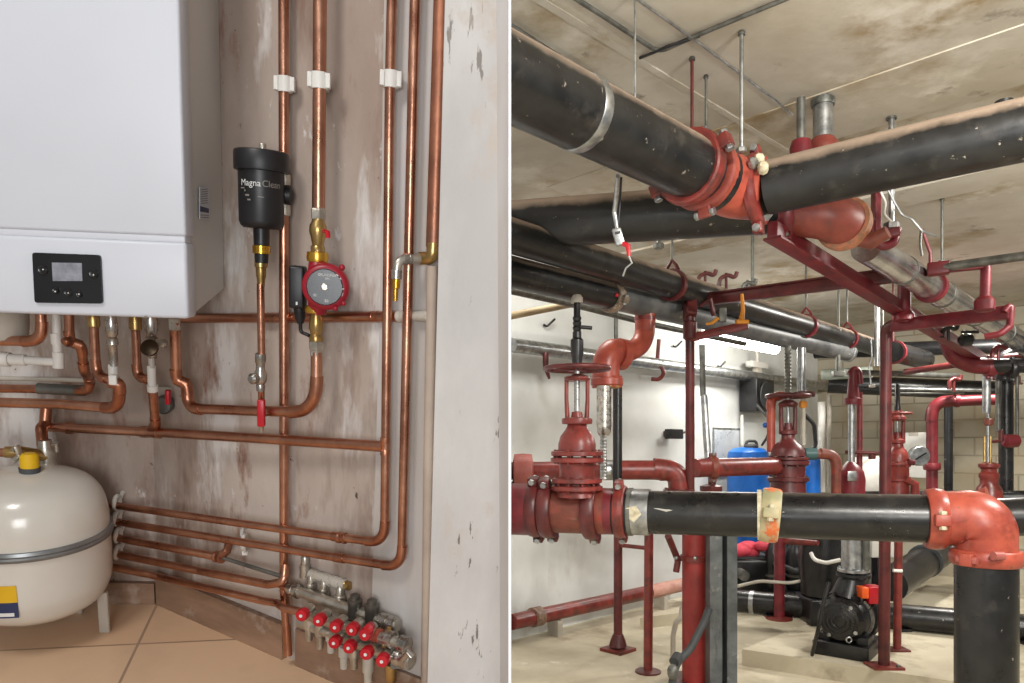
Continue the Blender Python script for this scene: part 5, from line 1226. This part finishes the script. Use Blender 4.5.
t.part('bulb', MB().ball(R(673, 672, 4.5), .036, 14, (1, 1, 1.4)), GALVD); t.part('collar', MB().tube([R(674, 662, 4.55), R(678, 656, 4.6)], .032, 14), RUBBER)
solo('pipe_stub', MB().tube(fillet([V((R(673, 638, 5.6).x, 5.6, .0)), R(673, 636, 5.6), R(676, 622, 5.6), R(681, 618, 5.6), R(682, 608, 5.7)], .06)[0], .02, 10), CREAMP, 'small pale curved pipe stub left of the thick red column', 'pipe')

# pump
t = Thing('pump', 'black pump and motor on a low base under the big middle pipe', 'pump')
pd2 = 5.25; kk = pd2/F; mc = R(846, 617, pd2); zb2 = .12
ax = V((-.62, -.78, .0)).normalized(); sd = V((ax.y, -ax.x, 0))
base = V((R(851, 650, pd2).x, pd2, 0))
t.part('base_frame', MB().box((base.x, base.y+.05, zb2+.05), sd*.185, ax*.21, Z*.05, .008), BLACKM)
t.part('motor_shell', MB().lathe([(.0, -.14), (.07, -.14), (.13, -.12), (.16, -.08), (.172, 0), (.172, .16), (.16, .2)], mc-ax*.06+Z*0, -ax, 40), BLACKM)
t.part('fan_cowl', MB().lathe([(.150, -.02), (.155, .0), (.13, .035), (.06, .05), (0, .05)], mc+ax*.10+V((-.01, 0, -.005)), ax, 36), BLACKC)
for i, rr_ in enumerate((.045, .075, .105)): t.part('grille_ring', MB().torus(mc+ax*(.152-.008*i)+V((-.01, 0, -.005)), ax, rr_, .006, 32, 8), BLACKM)
for a in (0.4, 2.2, 3.7, 5.3):
    q = mc+ax*.125+V((-.01, 0, -.005))+(sd*math.cos(a)+Z*math.sin(a))*.125
    t.part('bolt', MB().lathe([(.014, 0), (.014, .016), (0, .018)], q, ax, 8), GALV)
for i in range(7):
    a = PI*.15+i*PI*.7/6; q = mc-ax*.02+(sd*math.cos(a)+Z*math.sin(a))*.176; t.part('cooling_fin', MB().box(q, ax*.09, (sd*math.cos(a)+Z*math.sin(a))*.012, (sd*-math.sin(a)+Z*math.cos(a))*.004), BLACKM)
for a in (-.45, .45): t.part('foot', MB().box(mc-Z*.15+sd*a*.28, sd*.04, ax*.09, Z*.04, .006), BLACKM)
nzl = R(848, 597, pd2+.05); t.part('discharge_neck', MB().tube([nzl, R(853, 577, pd2+.05)], [.12, .085], 24), BLACKM)
flange(t, R(853.5, 574.5, pd2+.05), Z, .118, .022, BLACKM, 8, None, .012)
t.part('volute', MB().lathe([(.10, -.05), (.19, -.04), (.205, 0), (.19, .05), (.10, .06)], mc-ax*.17, ax, 40), BLACKM)
t.part('grey_ring', MB().lathe([(.172, -.02), (.180, -.018), (.180, .018), (.172, .02)], mc-ax*.02, ax, 40), GALVD)
tbx = t.part('terminal_box', MB().box(R(872, 594, pd2-.05), X*.05, Y*.06, Z*.06, .008), KNOBRED)
tbx.part('orange_cover', MB().box(R(862.5, 592, pd2-.09), X*.024, Y*.045, Z*.038, .005), mat('orange_plastic', S(236, 104, 40), S(216, 84, 28), .4))
t.part('eye_bolt', MB().torus(R(849, 640, pd2-.16), Y, .018, .006, 18, 8), GALV)
t = Thing('steel_tube', 'galvanised flanged riser standing on the black pump', 'tube')
t.part('tube', vl([(11, 570), (11, 500)], 853, pd2+.05), GALV); flange(t, R(853.5, 570, pd2+.05), Z, .108, .024, GALV, 8, None, .012)
t.part('side_tube', vl([(3.4, 570), (3.4, 510)], 866, pd2-.03), GALVD)
solo('hose', MB().tube(fillet([R(829, 582, 5.0), R(824, 600, 5.0), R(818, 630, 5.0), RZ(812, 655, .135)], .2)[0], .013, 12), BLACKP, 'black hose leaning from the pump down to the plinth', 'hose')
# machines behind
t = Thing('machine', 'dark engine block with grey and red fittings behind the red post', 'machine')
c = RZ(772, 600, .12); c = V((c.x+.45, 8.0, .12))
t.part('block', MB().box(c+Z*.34, X*.34, Y*.25, Z*.34, .04), BLACKM); t.part('head', MB().box(c+V((-.05, -.05, .74)), X*.24, Y*.2, Z*.08, .03), BLACKM)
for i in range(4): t.part('manifold_arm', MB().tube(fillet([c+V((-.28+i*.15, -.24, .55)), c+V((-.28+i*.15, -.36, .5)), c+V((-.28+i*.15, -.36, .2))], .06)[0], .034, 12), RUBBER)
t.part('pulley', MB().lathe([(.04, -.03), (.15, -.03), (.13, 0), (.15, .03), (.04, .03)], c+V((-.24, -.32, .25)), Y, 28), BLACKM)
t.part('red_hose', MB().tube(fillet([c+V((-.4, -.3, .72)), c+V((-.1, -.35, .82)), c+V((.25, -.3, .8))], .1)[0], .03, 12), RED)
t = Thing('machine', 'dark motor unit with a pale curved handle left of the pump riser', 'machine')
c = R(826, 562, 6.2); 
t.part('shell', MB().lathe([(.10, -.3), (.2, -.27), (.22, 0), (.2, .25), (.1, .28)], V((c.x, c.y, .62)), Z, 32), BLACKM)
t.part('pedestal', MB().box((c.x, c.y, .23), X*.2, Y*.18, Z*.11, .02), BLACKM)
t.part('handle', MB().tube(fillet([R(811, 553, 5.95), R(814, 560, 5.9), R(826, 563, 5.88), R(840, 560, 5.9)], .08)[0], .016, 10), WHITEP)
t.part('cap', MB().lathe([(.12, 0), (.12, .05), (.06, .08), (0, .08)], V((c.x, c.y, .9)), Z, 24), RUBBER)
t = Thing('cloth', 'crumpled pink cloth lying on dark gear right of the grey post', 'cloth')
mb = MB(); cc_ = R(745, 549, 7.2)
for i in range(7): mb.ball(cc_+V((random.uniform(-.12, .16), random.uniform(-.08, .08), random.uniform(-.03, .05))), random.uniform(.06, .095), 14, (1.4, 1, .75))
t.part('folds', mb, PINK)
t = Thing('machine', 'low black gear housing under the pink cloth', 'machine')
t.part('housing', MB().box((cc_.x+.02, cc_.y+.05, .315), X*.24, Y*.2, Z*.195, .03), BLACKM); t.part('top_plate', MB().box((cc_.x+.02, cc_.y+.05, .515), X*.2, Y*.16, Z*.015), RUBBER); t.part('shaft', MB().tube([V((cc_.x-.1, cc_.y-.15, .38)), V((cc_.x-.1, cc_.y-.3, .38))], .05, 18), GALVD)
t = Thing('control_box', 'white box on the dark unit right of the pump riser', 'box')
c = R(880, 546, 6.4); t.part('case', MB().box(c, X*.11, Y*.08, Z*.09, .01), WHITEP); t.part('stand', MB().box((c.x, c.y, (c.z-.09+.12)/2), X*.05, Y*.05, Z*(c.z-.09-.12)/2), BLACKM)
t = Thing('black_pipe', 'thick black pipe slanting away behind the slim red post', 'pipe')
t.part('tube', MB().tube([R(890, 585, 6.2), R(965, 535, 8.0)], .14, 24), BLACKM); t.part('ring', MB().lathe([(.14, -.03), (.155, -.025), (.155, .025), (.14, .03)], R(925, 561, 6.9), (R(965, 535, 8.0)-R(890, 585, 6.0)), 28), RUBBER)
solo('black_pipe', MB().tube([R(838, 497, 6.9), R(1200, 497, 5.6)], .055, 20), BLACKC, 'slim dark pipe along the back just above the big middle pipe', 'pipe')

# extra far pipework
run('black_pipe', 'black pipe high across the far corner under the ceiling', [(815, 352, 8.4), (1060, 344, 7.0)], .075, BLACKM)
run('grey_pipe', 'pale green-grey pipe just under the far black ceiling pipe', [(822, 375, 8.2), (872, 372, 7.9)], .06, mat('green_grey_paint', S(150, 158, 146), S(120, 128, 118), .5))
t = Thing('black_pipe', 'short black pipe turning down above the far right riser', 'pipe')
t.part('tube', MB().tube(fillet([R(1200, 346, 5.6), R(1003, 356, 6.4), R(1003, 380, 6.4)], .15)[0], .075, 22), BLACKM)
groove(t, R(1003, 372, 6.4), Z, .078, .05, CRIM, V((.5, -1, 0)))
jclamp('dark twin hook near the top of the crimson arch pipe', 955, 384, 7.0, REDD, 12)
t = Thing('valve_handle', 'black lever valve on the pipe near the far trapeze', 'valve')
t.part('body', MB().lathe([(.02, -.05), (.045, -.03), (.045, .03), (.02, .05)], R(966, 340, 5.3), X, 18), BLACKM); t.part('lever', MB().box(R(970, 332, 5.25), X*.06, Y*.012, Z*.010, .003), BLACKM); t.part('stem', MB().tube([R(966, 340, 5.3), R(966, 332, 5.25)], .012, 8), GALVD)
t = Thing('machine', 'black piped skid with grey flanges low behind the red post', 'machine')
c = RZ(800, 600, .12)
t.part('skid', MB().box((c.x, c.y, .17), X*.36, Y*.16, Z*.05, .01), BLACKM)
for i, (dx, rr_) in enumerate(((-.26, .07), (-.05, .09), (.18, .075))):
    t.part('cylinder', MB().lathe([(rr_*.7, 0), (rr_, .04), (rr_, .34), (rr_*.75, .40), (rr_*.4, .46), (0, .47)], V((c.x+dx, c.y, .22)), Z, 20), BLACKM)
    t.part('ring', MB().lathe([(rr_, -.012), (rr_*1.12, -.01), (rr_*1.12, .01), (rr_, .012)], V((c.x+dx, c.y, .36)), Z, 20), GALVD)
t.part('link_pipe', MB().tube(fillet([V((c.x-.3, c.y-.14, .5)), V((c.x-.1, c.y-.16, .42)), V((c.x+.12, c.y-.15, .50)), V((c.x+.34, c.y-.12, .40))], .08)[0], .025, 12), RUBBER)
t.part('red_stub', MB().tube([V((c.x-.02, c.y-.16, .6)), V((c.x+.1, c.y-.2, .62))], .03, 12), CRIM)
solo('hose', MB().tube(fillet([R(738, 586, 6.1), R(760, 581, 6.2), R(790, 583, 6.2), R(822, 577, 6.3)], .2)[0], .014, 10), CREAMP, 'pale thin hose lying along the low black pipe', 'hose')
solo('cable', MB().tube(fillet([R(757, 405, 7.2), R(770, 420, 7.0), R(768, 436, 7.0), R(762, 445, 7.2)], .1)[0], .012, 8), BLACKP, 'black cable drooping below the wall fan unit', 'cable')
t = Thing('light_fitting', 'grey twin conduit hanging off the long grey pipe, right of the lit tube', 'conduit')
t.part('tube', MB().tube([R(838, 355, 6.8), R(838, 372, 6.8)], .02, 10), GALVD); t.part('box', MB().box(R(838, 374, 6.8), X*.05, Y*.03, Z*.025, .006), GALVD)

# ================================================================== build, light, camera
for t in ALL: t.build()
def area(name, loc, target, size, power, col, sy=None):
    l = bpy.data.lights.new(name, 'AREA'); l.energy = power; l.color = col; l.size = size
    if sy: l.shape = 'RECTANGLE'; l.size_y = sy
    o = bpy.data.objects.new(name, l); COL.objects.link(o); o.location = loc
    o.rotation_euler = (V(target)-V(loc)).to_track_quat('-Z', 'Y').to_euler(); return o
# boiler corner: a ceiling lamp up to the left and an added fill light behind the camera
def LP(x, y, z): return LEFT @ V((x, y, z))
area('boiler_ceiling_lamp', LP(-.75, .1, 1.15), LP(-.4, 1.5, -.4), .4, 12, (1, .96, .92))
area('boiler_fill_light', LP(-.15, -1.0, .05), LP(-.3, 1.3, -.5), .7, 20, (.96, .98, 1))
# pump hall: area lights added without fixtures, the last below the lit tube
tc_ = (1, .97, .9)
for i, (p, tg, s, pw) in enumerate(((V((1.6, 1.0, 3.0)), V((2.2, 4, 0.6)), .9, 80), (V((1.7, .4, 2.0)), V((2.2, 5, 1.2)), .6, 36), (V((3.6, 3.2, 3.0)), V((3.2, 5, 0)), .9, 85), (V((.35, 5.0, 3.15)), V((.9, 6.4, .8)), .5, 16), (V((4.2, 6.6, 3.0)), V((4.0, 7, 0)), .8, 95), (lamp_c-V((0, 0, .12)), lamp_c-V((-.05, .05, 2)), .8, 18))):
    area('hall_added_light', p, tg, s, pw, tc_, .14)
w = bpy.data.worlds.new('ambient'); SC.world = w; w.use_nodes = True
w.node_tree.nodes['Background'].inputs['Color'].default_value = (1, .98, .95, 1); w.node_tree.nodes['Background'].inputs['Strength'].default_value = .3
cam = bpy.data.cameras.new('camera'); co = bpy.data.objects.new('camera', cam); COL.objects.link(co)
co.location = (0, 0, CAMZ); co.rotation_euler = (PI/2, 0, 0)
cam.sensor_width = 36; cam.lens = 36*F/1024; cam.shift_x = 0; cam.shift_y = (HY-341.5)/1024; cam.clip_start = .02
SC.camera = co
SC.view_settings.view_transform = 'Standard'; SC.view_settings.look = 'None'; SC.view_settings.gamma = 1; SC.view_settings.exposure = 0; SC.view_settings.use_curve_mapping = False
SC.cycles.use_denoising = True
SC.cycles.max_bounces = 6; SC.cycles.diffuse_bounces = 3; SC.cycles.glossy_bounces = 3
